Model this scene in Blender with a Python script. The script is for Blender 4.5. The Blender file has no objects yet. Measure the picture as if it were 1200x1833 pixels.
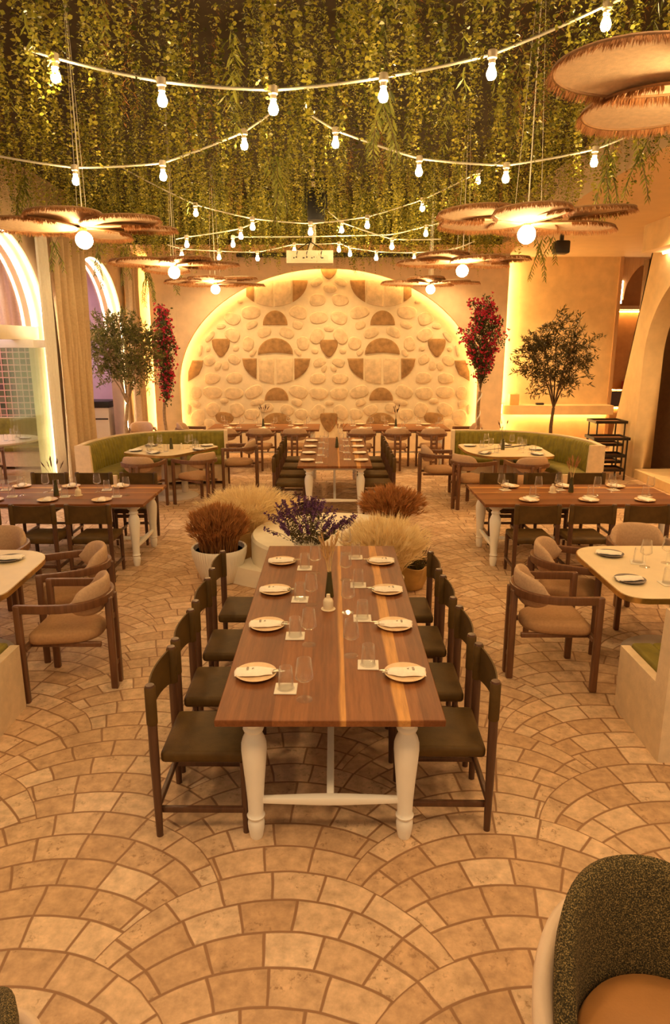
import bpy, bmesh, math, random
import numpy as np
from mathutils import Vector, Matrix
R = random.Random(7)
PI = math.pi
sc = bpy.context.scene
C = sc.collection

# ------------------------------------------------------------------ camera
F, U0, V0, H = 1220.0, 597.0, 916.5, 2.43
TH = math.atan2(300.0, F); CT, ST = math.cos(TH), math.sin(TH)
def ray(u, v):
    x = (u - U0) / F; y = (v - V0) / F
    return (x, CT - y * ST, -ST - y * CT)
def Pz(u, v, z):
    r = ray(u, v); t = (z - H) / r[2]
    return Vector((r[0] * t, r[1] * t, z))
def Pd(u, v, d):
    r = ray(u, v); t = d / r[1]
    return Vector((r[0] * t, d, H + r[2] * t))
cam_d = bpy.data.cameras.new('camera'); cam = bpy.data.objects.new('camera', cam_d); C.objects.link(cam)
cam.location = (0, 0, H); cam.rotation_euler = (PI / 2 - TH, 0, 0)
cam_d.sensor_fit = 'VERTICAL'; cam_d.sensor_height = 36; cam_d.sensor_width = 36
cam_d.lens = F / 1833 * 36; cam_d.shift_x = 3 / 1833
cam_d.clip_start = 0.05; cam_d.clip_end = 200
sc.camera = cam

# ------------------------------------------------------------------ materials
def nn(nt, t, **kw):
    n = nt.nodes.new(t)
    for k, v in kw.items(): setattr(n, k, v)
    return n
def setin(nt, sock, v):
    if isinstance(v, (int, float)): sock.default_value = v
    elif isinstance(v, (tuple, list)): sock.default_value = tuple(v) + ((1,) if len(v) == 3 and sock.type == 'RGBA' else ())
    else: nt.links.new(v, sock)
def newmat(name):
    m = bpy.data.materials.new(name); m.use_nodes = True
    nt = m.node_tree; b = nt.nodes['Principled BSDF']
    return m, nt, b
def math_(nt, op, a, b=None, c=None):
    n = nn(nt, 'ShaderNodeMath', operation=op)
    setin(nt, n.inputs[0], a)
    if b is not None: setin(nt, n.inputs[1], b)
    if c is not None: setin(nt, n.inputs[2], c)
    return n.outputs[0]
def mix_(nt, f, a, b, blend='MIX'):
    n = nn(nt, 'ShaderNodeMix', data_type='RGBA', blend_type=blend)
    setin(nt, n.inputs[0], f); setin(nt, n.inputs[6], a); setin(nt, n.inputs[7], b)
    return n.outputs[2]
def coords(nt, kind='Object', scale=(1, 1, 1)):
    tc = nn(nt, 'ShaderNodeTexCoord'); mp = nn(nt, 'ShaderNodeMapping')
    mp.inputs['Scale'].default_value = scale
    nt.links.new(tc.outputs[kind], mp.inputs[0]); return mp.outputs[0]
def noise(nt, vec, scale, detail=3, rough=.55):
    n = nn(nt, 'ShaderNodeTexNoise'); nt.links.new(vec, n.inputs['Vector'])
    n.inputs['Scale'].default_value = scale; n.inputs['Detail'].default_value = detail; n.inputs['Roughness'].default_value = rough
    return n.outputs[0]
def bump_(nt, b, h, strength, dist=.01):
    n = nn(nt, 'ShaderNodeBump'); n.inputs['Strength'].default_value = strength; n.inputs['Distance'].default_value = dist
    setin(nt, n.inputs['Height'], h); nt.links.new(n.outputs[0], b.inputs['Normal'])
def ramp_(nt, f, stops, interp='LINEAR'):
    n = nn(nt, 'ShaderNodeValToRGB'); n.color_ramp.interpolation = interp
    els = n.color_ramp.elements
    while len(els) < len(stops): els.new(.5)
    for e, (p, c) in zip(els, stops): e.position = p; e.color = tuple(c) + (1,)
    setin(nt, n.inputs[0], f); return n.outputs[0]
def smooth01(nt, x, lo, hi):
    n = nn(nt, 'ShaderNodeMapRange', interpolation_type='SMOOTHSTEP')
    setin(nt, n.inputs[0], x); n.inputs[1].default_value = lo; n.inputs[2].default_value = hi
    return n.outputs[0]
def M(name, col, rough=.5, var=.12, scale=12, bump=0, bscale=None, metal=0, spec=.5, stretch=(1, 1, 1), trans=0, sub=0, sheen=0):
    m, nt, b = newmat(name)
    v = coords(nt, 'Object', stretch); n = noise(nt, v, scale)
    d = tuple(c * (1 - var) for c in col); l = tuple(min(1, c * (1 + var)) for c in col)
    setin(nt, b.inputs['Base Color'], ramp_(nt, n, [(.3, d), (.7, l)]))
    b.inputs['Roughness'].default_value = rough; b.inputs['Metallic'].default_value = metal
    b.inputs['Specular IOR Level'].default_value = spec
    if sheen: b.inputs['Sheen Weight'].default_value = sheen
    if bump: bump_(nt, b, noise(nt, v, bscale or scale * 4, 4), bump)
    return m
def ME(name, col, strength):
    m, nt, b = newmat(name)
    b.inputs['Base Color'].default_value = tuple(col) + (1,)
    b.inputs['Emission Color'].default_value = tuple(col) + (1,); b.inputs['Emission Strength'].default_value = strength
    return m
def MLeaf(name, c1, c2, rough=.5, trans=.35):
    """leaf colours vary with the 'tint' attribute; thin leaves let light through"""
    m, nt, b = newmat(name)
    at = nn(nt, 'ShaderNodeAttribute', attribute_name='tint')
    col = mix_(nt, at.outputs['Fac'], c1, c2)
    setin(nt, b.inputs['Base Color'], col); b.inputs['Roughness'].default_value = rough
    tr = nn(nt, 'ShaderNodeBsdfTranslucent'); nt.links.new(col, tr.inputs[0])
    mx = nn(nt, 'ShaderNodeMixShader'); mx.inputs[0].default_value = trans
    nt.links.new(b.outputs[0], mx.inputs[1]); nt.links.new(tr.outputs[0], mx.inputs[2])
    nt.links.new(mx.outputs[0], nt.nodes['Material Output'].inputs[0])
    return m
def MWood(name, c1, c2, axis='Y', rough=.4):
    st = {'X': (1.2, 14, 14), 'Y': (14, 1.2, 14), 'Z': (14, 14, 1.2)}[axis]
    m, nt, b = newmat(name); v = coords(nt, 'Object', st)
    n = noise(nt, v, 2.5, 5, .65)
    setin(nt, b.inputs['Base Color'], ramp_(nt, n, [(.3, c1), (.7, c2)])); b.inputs['Roughness'].default_value = rough
    bump_(nt, b, n, .1, .003); return m

def floor_mat():
    m, nt, b = newmat('travertine_fan_paving')
    tc = nn(nt, 'ShaderNodeTexCoord'); sx = nn(nt, 'ShaderNodeSeparateXYZ'); nt.links.new(tc.outputs['Object'], sx.inputs[0])
    wob = noise(nt, tc.outputs['Object'], 2.2, 2); wob = math_(nt, 'MULTIPLY', math_(nt, 'SUBTRACT', wob, .5), .045)
    X = math_(nt, 'ADD', sx.outputs[0], wob); Y = math_(nt, 'ADD', sx.outputs[1], math_(nt, 'MULTIPLY', wob, .6))
    RAD, PX, PY = .80, 2.06, .855
    def fam(cx0, cy0):
        k = math_(nt, 'ROUND', math_(nt, 'DIVIDE', math_(nt, 'SUBTRACT', X, cx0), PX))
        cx = math_(nt, 'ADD', math_(nt, 'MULTIPLY', k, PX), cx0)
        dx = math_(nt, 'SUBTRACT', X, cx)
        q = math_(nt, 'SUBTRACT', RAD * RAD, math_(nt, 'MULTIPLY', dx, dx))
        w = math_(nt, 'SQRT', math_(nt, 'MAXIMUM', q, 0.0))
        j = math_(nt, 'CEIL', math_(nt, 'DIVIDE', math_(nt, 'SUBTRACT', math_(nt, 'SUBTRACT', Y, w), cy0), PY))
        cy = math_(nt, 'ADD', math_(nt, 'MULTIPLY', j, PY), cy0)
        dy = math_(nt, 'SUBTRACT', Y, cy)
        ok = math_(nt, 'MULTIPLY', math_(nt, 'LESS_THAN', dy, w), math_(nt, 'GREATER_THAN', q, 0.0))
        cyv = math_(nt, 'ADD', cy, math_(nt, 'MULTIPLY', math_(nt, 'SUBTRACT', 1.0, ok), 1000.0))
        return cx, cyv, dx, dy, w
    a = fam(-1.27, 1.507); e = fam(-.24, 1.9345)
    useA = math_(nt, 'LESS_THAN', a[1], e[1])
    def sel(i):
        return math_(nt, 'ADD', math_(nt, 'MULTIPLY', useA, a[i]), math_(nt, 'MULTIPLY', math_(nt, 'SUBTRACT', 1.0, useA), e[i]))
    cx, cy, dx, dy, w = sel(0), sel(1), sel(2), sel(3), sel(4)
    RW = .171
    dep = math_(nt, 'DIVIDE', math_(nt, 'SUBTRACT', w, dy), RW)      # courses are copies of one arc, stepped towards the viewer
    ri = math_(nt, 'FLOOR', dep); rf = math_(nt, 'SUBTRACT', dep, ri)
    ang = math_(nt, 'ARCTAN2', dx, math_(nt, 'ADD', dy, math_(nt, 'MULTIPLY', ri, RW)))
    seed = math_(nt, 'ADD', math_(nt, 'MULTIPLY', cx, 3.17), math_(nt, 'ADD', math_(nt, 'MULTIPLY', cy, 7.31), math_(nt, 'MULTIPLY', ri, 1.7)))
    wn = nn(nt, 'ShaderNodeTexWhiteNoise', noise_dimensions='1D'); nt.links.new(seed, wn.inputs['W'])
    t = math_(nt, 'ADD', math_(nt, 'MULTIPLY', ang, .72 / .23), wn.outputs['Value'])
    ti = math_(nt, 'FLOOR', t); tf = math_(nt, 'SUBTRACT', t, ti)
    def edge(f, width):
        return math_(nt, 'MULTIPLY', math_(nt, 'SUBTRACT', .5, math_(nt, 'ABSOLUTE', math_(nt, 'SUBTRACT', f, .5))), width)
    dr = math_(nt, 'MULTIPLY', edge(rf, RW), math_(nt, 'DIVIDE', w, RAD)); dt = edge(tf, .23)
    dm = math_(nt, 'MINIMUM', dr, dt)
    joint = smooth01(nt, dm, .0035, .0085)
    wn2 = nn(nt, 'ShaderNodeTexWhiteNoise', noise_dimensions='2D')
    cv = nn(nt, 'ShaderNodeCombineXYZ'); nt.links.new(seed, cv.inputs[0]); nt.links.new(ti, cv.inputs[1]); nt.links.new(cv.outputs[0], wn2.inputs['Vector'])
    tone = wn2.outputs['Value']
    stone = ramp_(nt, tone, [(0, (.53, .335, .185)), (.35, (.60, .395, .23)), (.7, (.65, .445, .27)), (1, (.73, .53, .345))])
    off = nn(nt, 'ShaderNodeVectorMath', operation='ADD'); nt.links.new(tc.outputs['Object'], off.inputs[0]); nt.links.new(wn2.outputs['Color'], off.inputs[1])
    n1 = noise(nt, off.outputs[0], 16, 5, .65)
    stone = mix_(nt, .8, stone, ramp_(nt, n1, [(.28, (.60, .56, .52)), (.72, (1.25, 1.22, 1.18))]), 'MULTIPLY')
    vein = noise(nt, off.outputs[0], 38, 6, .7); pit = smooth01(nt, vein, .54, .64)
    patch = smooth01(nt, noise(nt, off.outputs[0], 4.5, 2), .46, .62)
    pit = math_(nt, 'MULTIPLY', pit, patch)
    stone = mix_(nt, math_(nt, 'MULTIPLY', pit, .7), stone, (.26, .14, .06))
    col = mix_(nt, joint, (.29, .15, .072), stone)
    setin(nt, b.inputs['Base Color'], col)
    b.inputs['Roughness'].default_value = .55; b.inputs['Specular IOR Level'].default_value = .35
    hgt = math_(nt, 'ADD', math_(nt, 'MULTIPLY', joint, 1.0), math_(nt, 'ADD', math_(nt, 'MULTIPLY', n1, .35), math_(nt, 'MULTIPLY', pit, -.4)))
    bump_(nt, b, hgt, .45, .006)
    return m

def tabletop_mat():
    m, nt, b = newmat('walnut_plank_top')
    tc = nn(nt, 'ShaderNodeTexCoord'); sx = nn(nt, 'ShaderNodeSeparateXYZ'); nt.links.new(tc.outputs['Object'], sx.inputs[0])
    st = nn(nt, 'ShaderNodeMapping'); st.inputs['Scale'].default_value = (1, .35, 1); nt.links.new(tc.outputs['Object'], st.inputs[0])
    wob = math_(nt, 'MULTIPLY', math_(nt, 'SUBTRACT', noise(nt, st.outputs[0], 3, 2), .5), .05)
    xs = math_(nt, 'ADD', sx.outputs[0], wob)
    f = math_(nt, 'ADD', math_(nt, 'DIVIDE', sx.outputs[0], 1.07), .5)
    fs = math_(nt, 'ADD', math_(nt, 'DIVIDE', xs, 1.07), .5)
    W1, W2, W3, SAP = (.195, .070, .022), (.24, .090, .030), (.165, .058, .019), (.54, .26, .075)
    base = ramp_(nt, f, [(0, W1), (.13, W3), (.25, W2), (.40, W1), (.555, W2), (.68, W1), (.80, W2), (.90, W3)], 'CONSTANT')
    s1 = math_(nt, 'MULTIPLY', smooth01(nt, fs, .785, .80), math_(nt, 'SUBTRACT', 1.0, smooth01(nt, f, .845, .85)))
    s2 = math_(nt, 'MULTIPLY', smooth01(nt, fs, .535, .555), math_(nt, 'SUBTRACT', 1.0, smooth01(nt, f, .566, .572)))
    base = mix_(nt, s1, base, SAP); base = mix_(nt, s2, base, SAP)
    g = nn(nt, 'ShaderNodeMapping'); g.inputs['Scale'].default_value = (22, 1.3, 22); nt.links.new(tc.outputs['Object'], g.inputs[0])
    gr = noise(nt, g.outputs[0], 2.2, 6, .7)
    base = mix_(nt, .75, base, ramp_(nt, gr, [(.3, (.62, .58, .55)), (.7, (1.3, 1.3, 1.3))]), 'MULTIPLY')
    kn = smooth01(nt, noise(nt, tc.outputs['Object'], 4.1, 1), .70, .80)
    base = mix_(nt, math_(nt, 'MULTIPLY', kn, .6), base, (.10, .05, .02))
    setin(nt, b.inputs['Base Color'], base); b.inputs['Roughness'].default_value = .42; b.inputs['Specular IOR Level'].default_value = .22
    bump_(nt, b, gr, .08, .002); return m

def stripes_mat(name, c1, c2, freq, axis=0, rough=.8):
    m, nt, b = newmat(name); tc = nn(nt, 'ShaderNodeTexCoord'); sx = nn(nt, 'ShaderNodeSeparateXYZ'); nt.links.new(tc.outputs['Object'], sx.inputs[0])
    s = math_(nt, 'SINE', math_(nt, 'MULTIPLY', sx.outputs[axis], freq * 2 * PI))
    s = math_(nt, 'ADD', math_(nt, 'MULTIPLY', s, .5), .5)
    setin(nt, b.inputs['Base Color'], mix_(nt, s, c1, c2)); b.inputs['Roughness'].default_value = rough; bump_(nt, b, s, .4, .006); return m
def tweed_mat():
    m, nt, b = newmat('olive_tweed'); v = coords(nt, 'Object', (1, 1, 1))
    n = noise(nt, v, 230, 2, .6); n2 = noise(nt, coords(nt, 'Object', (1, 1, .35)), 320, 2)
    c = ramp_(nt, n, [(.40, (.022, .017, .004)), (.52, (.085, .058, .014)), (.66, (.36, .25, .10))])
    c = mix_(nt, .5, c, ramp_(nt, n2, [(.35, (.5, .5, .45)), (.65, (1.4, 1.35, 1.2))]), 'MULTIPLY')
    setin(nt, b.inputs['Base Color'], c); b.inputs['Roughness'].default_value = .9
    bump_(nt, b, math_(nt, 'ADD', n, n2), .8, .006); return m
def mosaic_mat():
    m, nt, b = newmat('mosaic_glass_tile'); tc = nn(nt, 'ShaderNodeTexCoord'); sx = nn(nt, 'ShaderNodeSeparateXYZ'); nt.links.new(tc.outputs['Object'], sx.inputs[0])
    def cell(o):
        t = math_(nt, 'DIVIDE', o, .125); i = math_(nt, 'FLOOR', t); f = math_(nt, 'SUBTRACT', t, i)
        return i, math_(nt, 'SUBTRACT', .5, math_(nt, 'ABSOLUTE', math_(nt, 'SUBTRACT', f, .5)))
    ix, ex = cell(sx.outputs[0]); iz, ez = cell(sx.outputs[2])
    j = smooth01(nt, math_(nt, 'MINIMUM', ex, ez), .07, .10)
    cv = nn(nt, 'ShaderNodeCombineXYZ'); nt.links.new(ix, cv.inputs[0]); nt.links.new(iz, cv.inputs[1])
    wn = nn(nt, 'ShaderNodeTexWhiteNoise', noise_dimensions='2D'); nt.links.new(cv.outputs[0], wn.inputs['Vector'])
    c = ramp_(nt, wn.outputs['Value'], [(0, (.05, .06, .03)), (.4, (.12, .13, .05)), (.7, (.10, .05, .05)), (1, (.22, .22, .10))])
    setin(nt, b.inputs['Base Color'], mix_(nt, j, (.62, .33, .24), c)); b.inputs['Roughness'].default_value = .3
    bump_(nt, b, j, .4, .01); return m
def glass_mat(name, col=(1, 1, 1), lo=.05, hi=.95, refr=False):
    """thin clear glass: lets light through, mirrors more at grazing angles"""
    m, nt, b = newmat(name); nt.nodes.remove(b)
    tr = nn(nt, 'ShaderNodeBsdfTransparent'); tr.inputs[0].default_value = tuple(col) + (1,)
    gl = nn(nt, 'ShaderNodeBsdfGlass' if refr else 'ShaderNodeBsdfGlossy'); gl.inputs['Roughness'].default_value = .0 if refr else .03; gl.inputs[0].default_value = (1, .98, .95, 1)
    lw = nn(nt, 'ShaderNodeLayerWeight'); lw.inputs[0].default_value = .5
    f = math_(nt, 'MINIMUM', math_(nt, 'ADD', math_(nt, 'MULTIPLY', math_(nt, 'POWER', lw.outputs['Facing'], 2.6), hi), lo), 1.0)
    edge = gl
    if refr:      # milky white mixed in at grazing edges imitates bright rim highlights
        df = nn(nt, 'ShaderNodeBsdfTranslucent'); df.inputs[0].default_value = (.95, .92, .85, 1); d2 = nn(nt, 'ShaderNodeBsdfGlossy'); d2.inputs['Roughness'].default_value = .12
        e1 = nn(nt, 'ShaderNodeMixShader'); e1.inputs[0].default_value = .5; nt.links.new(df.outputs[0], e1.inputs[1]); nt.links.new(d2.outputs[0], e1.inputs[2])
        edge = nn(nt, 'ShaderNodeMixShader'); edge.inputs[0].default_value = .6; nt.links.new(gl.outputs[0], edge.inputs[1]); nt.links.new(e1.outputs[0], edge.inputs[2])
    mx = nn(nt, 'ShaderNodeMixShader'); nt.links.new(f, mx.inputs[0]); nt.links.new(tr.outputs[0], mx.inputs[1]); nt.links.new(edge.outputs[0], mx.inputs[2])
    nt.links.new(mx.outputs[0], nt.nodes['Material Output'].inputs[0]); return m
def coaster_mat():
    m, nt, b = newmat('printed_coaster_card'); tc = nn(nt, 'ShaderNodeTexCoord'); sx = nn(nt, 'ShaderNodeSeparateXYZ'); nt.links.new(tc.outputs['Object'], sx.inputs[0])
    r = math_(nt, 'SQRT', math_(nt, 'ADD', math_(nt, 'POWER', sx.outputs[0], 2.0), math_(nt, 'POWER', sx.outputs[1], 2.0)))
    a = math_(nt, 'ARCTAN2', sx.outputs[0], sx.outputs[1])
    dash = math_(nt, 'GREATER_THAN', math_(nt, 'SINE', math_(nt, 'MULTIPLY', a, 37.0)), -.2)
    ring = math_(nt, 'MULTIPLY', math_(nt, 'LESS_THAN', math_(nt, 'ABSOLUTE', math_(nt, 'SUBTRACT', r, .041)), .0035), dash)
    setin(nt, b.inputs['Base Color'], mix_(nt, math_(nt, 'MULTIPLY', ring, .6), (.80, .72, .58), (.28, .20, .13))); b.inputs['Roughness'].default_value = .7
    return m

m_floor = floor_mat(); m_top = tabletop_mat(); m_tweed = tweed_mat(); m_mosaic = mosaic_mat()
m_plaster = M('cream_limewash', (.74, .55, .34), .85, .08, 5, .12, 40)
m_plaster_r = M('warm_limewash', (.80, .57, .29), .85, .09, 4, .12, 40)
m_niche = M('niche_plaster', (.78, .64, .42), .85, .06, 6, .15, 30)
m_stone_c = M('cream_stone', (.68, .52, .32), .9, .16, 9, .55, 26)
m_stone_t = M('tan_stone', (.33, .185, .070), .9, .28, 9, .6, 26)
m_ceil = M('ceiling_paint', (.76, .55, .32), .9, .04, 3)
m_dark = M('dark_ceiling', (.05, .032, .015), .95, .2, 3)
m_white = M('white_lacquer', (.93, .88, .78), .35, .03, 6)
m_plinth = M('white_plaster_plinth', (.84, .76, .60), .7, .04, 6, .1, 50)
m_leather = M('olive_brown_leather', (.088, .047, .011), .55, .22, 9, .12, 160, spec=.2)
m_walnut = MWood('dark_walnut_post', (.060, .024, .011), (.115, .048, .022), 'Z', .35)
m_walnut_a = MWood('armchair_walnut', (.105, .042, .017), (.185, .078, .033), 'Z', .35)
m_fabric = M('taupe_boucle', (.40, .215, .095), .85, .1, 60, .35, 300)
m_fabric_pale = M('pale_taupe_boucle', (.50, .32, .19), .85, .1, 60, .35, 300)
m_velvet = M('olive_velvet', (.185, .145, .012), .6, .25, 9, .1, 60, sheen=.08, spec=.25)
m_shell = M('banquette_shell', (.72, .55, .35), .75, .08, 14, .15, 90)
m_laminate = M('cream_table_laminate', (.76, .62, .40), .4, .04, 8)
m_brass = M('brass_edge', (.62, .40, .13), .3, .12, 20, metal=.9)
m_pedestal = M('grey_cream_metal', (.55, .45, .35), .4, .05, 8)
m_plate = M('sand_stoneware', (.76, .54, .32), .4, .06, 30)
m_slate = M('dark_stoneware', (.16, .13, .12), .4, .1, 30)
m_napkin = M('cream_linen', (.92, .82, .68), .85, .05, 60, .2, 500)
m_steel = M('steel', (.62, .56, .50), .22, .05, 30, metal=1)
m_coaster = coaster_mat()
m_glass = glass_mat('clear_glass', (1, 1, 1), .05, .95, True)
m_ceramic = M('cream_ceramic', (.80, .66, .45), .45, .05, 20)
m_vase = M('olive_bottle_glass', (.060, .050, .014), .25, .15, 10)
m_wheat = M('pale_wheat', (.72, .50, .22), .8, .2, 20)
m_thread = M('brown_thread', (.13, .08, .05), .8, .1, 50)
m_pot = stripes_mat('white_ribbed_ceramic', (.84, .78, .66), (.84, .78, .66), 40)
m_pot2 = M('white_ceramic', (.84, .76, .62), .5, .04, 10)
m_terr = M('ochre_scalloped_ceramic', (.50, .32, .10), .5, .2, 9)
m_greenpot = M('celadon_pot', (.40, .45, .33), .5, .1, 12)
m_soil = M('dark_soil', (.05, .03, .015), .95, .3, 30, .5, 60)
m_cable = M('white_cable', (.88, .82, .66), .5, .03, 20)
m_socket = M('cream_socket', (.85, .74, .55), .4, .03, 20)
m_petal = M('raw_linen_shade', (.74, .54, .35), .9, .1, 40, .3, 260)
m_fringe = M('rust_raffia_fringe', (.30, .135, .05), .85, .35, 60)
m_rim = M('shade_rim', (.33, .18, .08), .7, .2, 30)
m_curtain = M('beige_curtain', (.60, .42, .24), .85, .08, 30, .1, 200)
m_sheer = M('white_sheer', (.84, .78, .70), .85, .03, 30)
m_bark = M('olive_bark', (.34, .22, .12), .9, .3, 20, .6, 60)
m_bark_d = M('dark_bark', (.12, .07, .035), .9, .3, 20, .6, 60)
m_olive = MLeaf('olive_leaf', (.06, .065, .012), (.26, .235, .060))
m_olive_d = MLeaf('dark_olive_leaf', (.035, .026, .006), (.12, .085, .022))
m_bleaf = MLeaf('bougainvillea_leaf', (.04, .05, .012), (.12, .12, .03))
m_bract = MLeaf('bougainvillea_bract', (.52, .018, .055), (.88, .09, .15), .6, .4)
m_vine = MLeaf('eucalyptus_leaf', (.075, .085, .007), (.68, .60, .08), .36)  # wide random tint range puts bright highlights and dark gaps into leaf colour
m_vine2 = MLeaf('boxwood_vine_leaf', (.048, .054, .005), (.52, .49, .06), .42)
m_vine3 = MLeaf('dry_brown_vine', (.16, .070, .018), (.44, .21, .06), .7)
m_willow = MLeaf('willow_leaf', (.10, .115, .016), (.40, .39, .065), .48)
m_brgrass = MLeaf('rust_grass', (.24, .092, .022), (.60, .28, .09), .75)
m_whgrass = MLeaf('blonde_wheat_grass', (.74, .54, .24), (1.0, .86, .54), .75)
m_lav = MLeaf('purple_flower', (.055, .018, .070), (.22, .085, .24), .7)
m_lav2 = MLeaf('dusty_heather', (.090, .035, .040), (.24, .11, .12), .7)
m_shrub = MLeaf('shrub_leaf', (.035, .035, .008), (.14, .11, .03))
m_black = M('black_plastic', (.015, .013, .012), .45, .1, 20)
m_projector = M('ivory_plastic', (.80, .68, .48), .45, .03, 20)
m_tray = MWood('tray_wood', (.17, .065, .022), (.28, .12, .045), 'X')
m_metal_d = M('dark_metal', (.030, .018, .010), .45, .1, 20, metal=.4)
m_orange = M('orange_plaster', (.46, .20, .06), .8, .12, 5, .1, 40)
m_trimwood = MWood('pale_oak_trim', (.50, .28, .13), (.60, .36, .18), 'Z')
m_mirror = M('smoked_mirror', (.10, .05, .03), .08, .1, 6, metal=.8)
m_lilac = M('lilac_reflection_wall', (.70, .52, .66), .8, .05, 3)  # lilac wall colour stands in for the purplish reflection on the arch glass
m_iri = glass_mat('iridescent_glass', (.955, .995, .99), .08, .4)
m_iri2 = glass_mat('green_tinted_glass', (.985, 1, .965), .08, .4)
m_pane = glass_mat('window_glass', (.95, .90, .96), .04, .35)
m_leather_w = M('cream_leather', (.72, .54, .38), .45, .05, 10, .1, 200)
m_leather_t = M('tan_leather', (.38, .17, .05), .45, .12, 6, .1, 120)
m_red = M('red_tin', (.35, .03, .02), .4, .1, 20)
WARM = (1.0, .62, .27); WARM2 = (1.0, .70, .36); AMBER = (1.0, .60, .20)
m_bulb = ME('bulb_glow', (1.0, .68, .30), 230)
m_globe = ME('globe_glow', (1.0, .66, .28), 200)
m_led = ME('led_warm', (1.0, .62, .20), 48)
m_led_s = ME('led_amber_strip', (1.0, .62, .20), 170)
m_led_w = ME('led_warm_white', (1.0, .82, .52), 34)
m_can = ME('downlight_glow', (1.0, .82, .55), 12)

# ------------------------------------------------------------------ mesh helpers
def box(bm, x0, x1, y0, y1, z0, z1, bev=0, seg=2, mi=0, mat=None):
    r = bmesh.ops.create_cube(bm, size=1)
    vs = r['verts']
    bmesh.ops.transform(bm, verts=vs, matrix=Matrix.Translation(((x0 + x1) / 2, (y0 + y1) / 2, (z0 + z1) / 2)) @ Matrix.Diagonal((x1 - x0, y1 - y0, z1 - z0, 1)))
    fs = set(f for v in vs for f in v.link_faces)
    if bev:
        es = set(e for v in vs for e in v.link_edges)
        rr = bmesh.ops.bevel(bm, geom=list(es), offset=bev, segments=seg, affect='EDGES', profile=.5)
        fs |= set(rr['faces']); vs = list(set(v for f in fs if f.is_valid for v in f.verts))
    for f in fs:
        if f.is_valid: f.material_index = mi
    if mat is not None: bmesh.ops.transform(bm, verts=vs, matrix=mat)
    return vs
def lathe(bm, prof, seg=24, o=(0, 0, 0), mi=0, wob=None):
    rings = []
    for r, z in prof:
        if r < 1e-5: rings.append([bm.verts.new((o[0], o[1], o[2] + z))]); continue
        rings.append([bm.verts.new((o[0] + r * (wob(k / seg * 2 * PI, z) if wob else 1) * math.cos(k / seg * 2 * PI), o[1] + r * (wob(k / seg * 2 * PI, z) if wob else 1) * math.sin(k / seg * 2 * PI), o[2] + z)) for k in range(seg)])
    for a, b in zip(rings, rings[1:]):
        for k in range(seg):
            k2 = (k + 1) % seg
            if len(a) == 1 and len(b) == 1: continue
            if len(a) == 1: f = bm.faces.new((a[0], b[k], b[k2])[::-1])
            elif len(b) == 1: f = bm.faces.new((a[k], a[k2], b[0]))
            else: f = bm.faces.new((a[k], a[k2], b[k2], b[k]))
            f.material_index = mi
    for rg, flip in ((rings[0], True), (rings[-1], False)):
        if len(rg) > 1:
            f = bm.faces.new(rg[::-1] if flip else rg); f.material_index = mi
def sweep(bm, path, prof, closed=False, up=Vector((0, 0, 1)), cap=True, mi=0, scales=None):
    """prof: list of (side, up) offsets swept along path"""
    path = [Vector(p) for p in path]; n = len(path); rings = []
    for i, p in enumerate(path):
        a = path[(i - 1) % n] if (closed or i > 0) else p; b = path[(i + 1) % n] if (closed or i < n - 1) else p
        t = (b - a).normalized(); s = t.cross(up)
        if s.length < 1e-4: s = Vector((1, 0, 0))
        s.normalize(); u = s.cross(t)
        k = scales[i] if scales else 1
        rings.append([bm.verts.new(p + s * (q[0] * k) + u * (q[1] * k)) for q in prof])
    m = len(prof)
    for i in range(n if closed else n - 1):
        A, B = rings[i], rings[(i + 1) % n]
        for k in range(m):
            f = bm.faces.new((A[k], A[(k + 1) % m], B[(k + 1) % m], B[k])); f.material_index = mi
    if cap and not closed:
        bm.faces.new(rings[0][::-1]).material_index = mi; bm.faces.new(rings[-1]).material_index = mi
def circ(r, n=8): return [(r * math.cos(2 * PI * k / n), r * math.sin(2 * PI * k / n)) for k in range(n)]
def tube(bm, path, r, n=8, closed=False, mi=0, scales=None):
    path = [Vector(p) for p in path]
    d = (path[-1] - path[0]); up = Vector((0, 0, 1)) if abs(d.normalized().z if d.length else 0) < .9 else Vector((0, 1, 0))
    sweep(bm, path, circ(r, n), closed, up, True, mi, scales)
def prism(bm, poly, z0, z1, mi=0, bev=0):
    a = [bm.verts.new((x, y, z0)) for x, y in poly]; b = [bm.verts.new((x, y, z1)) for x, y in poly]
    n = len(poly); fs = [bm.faces.new(a[::-1]), bm.faces.new(b)]
    for k in range(n): fs.append(bm.faces.new((a[k], a[(k + 1) % n], b[(k + 1) % n], b[k])))
    for f in fs: f.material_index = mi
def rounded(poly, rads, seg=6):
    out = []; n = len(poly)
    for i in range(n):
        p = Vector(poly[i]); a = Vector(poly[i - 1]); b = Vector(poly[(i + 1) % n]); r = rads[i] if isinstance(rads, (list, tuple)) else rads
        da = (a - p).normalized(); db = (b - p).normalized()
        for k in range(seg + 1):
            t = k / seg; p0 = p + da * r; p1 = p + db * r
            q = p0 * (1 - t) ** 2 + p * 2 * t * (1 - t) + p1 * t * t; out.append((q.x, q.y))
    return out
def obj(name, bm, mat, parent=None, smooth=True, angle=40):
    me = bpy.data.meshes.new(name); bmesh.ops.recalc_face_normals(bm, faces=bm.faces); bm.to_mesh(me); bm.free()
    return link(name, me, mat, parent, smooth, angle)
def link(name, me, mat, parent=None, smooth=True, angle=40):
    for m in (mat if isinstance(mat, (list, tuple)) else [mat]): me.materials.append(m)
    if smooth:
        me.polygons.foreach_set('use_smooth', [True] * len(me.polygons)); me.set_sharp_from_angle(angle=math.radians(angle))
    o = bpy.data.objects.new(name, me); C.objects.link(o)
    if parent: o.parent = parent
    return o
def B(): return bmesh.new()
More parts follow.
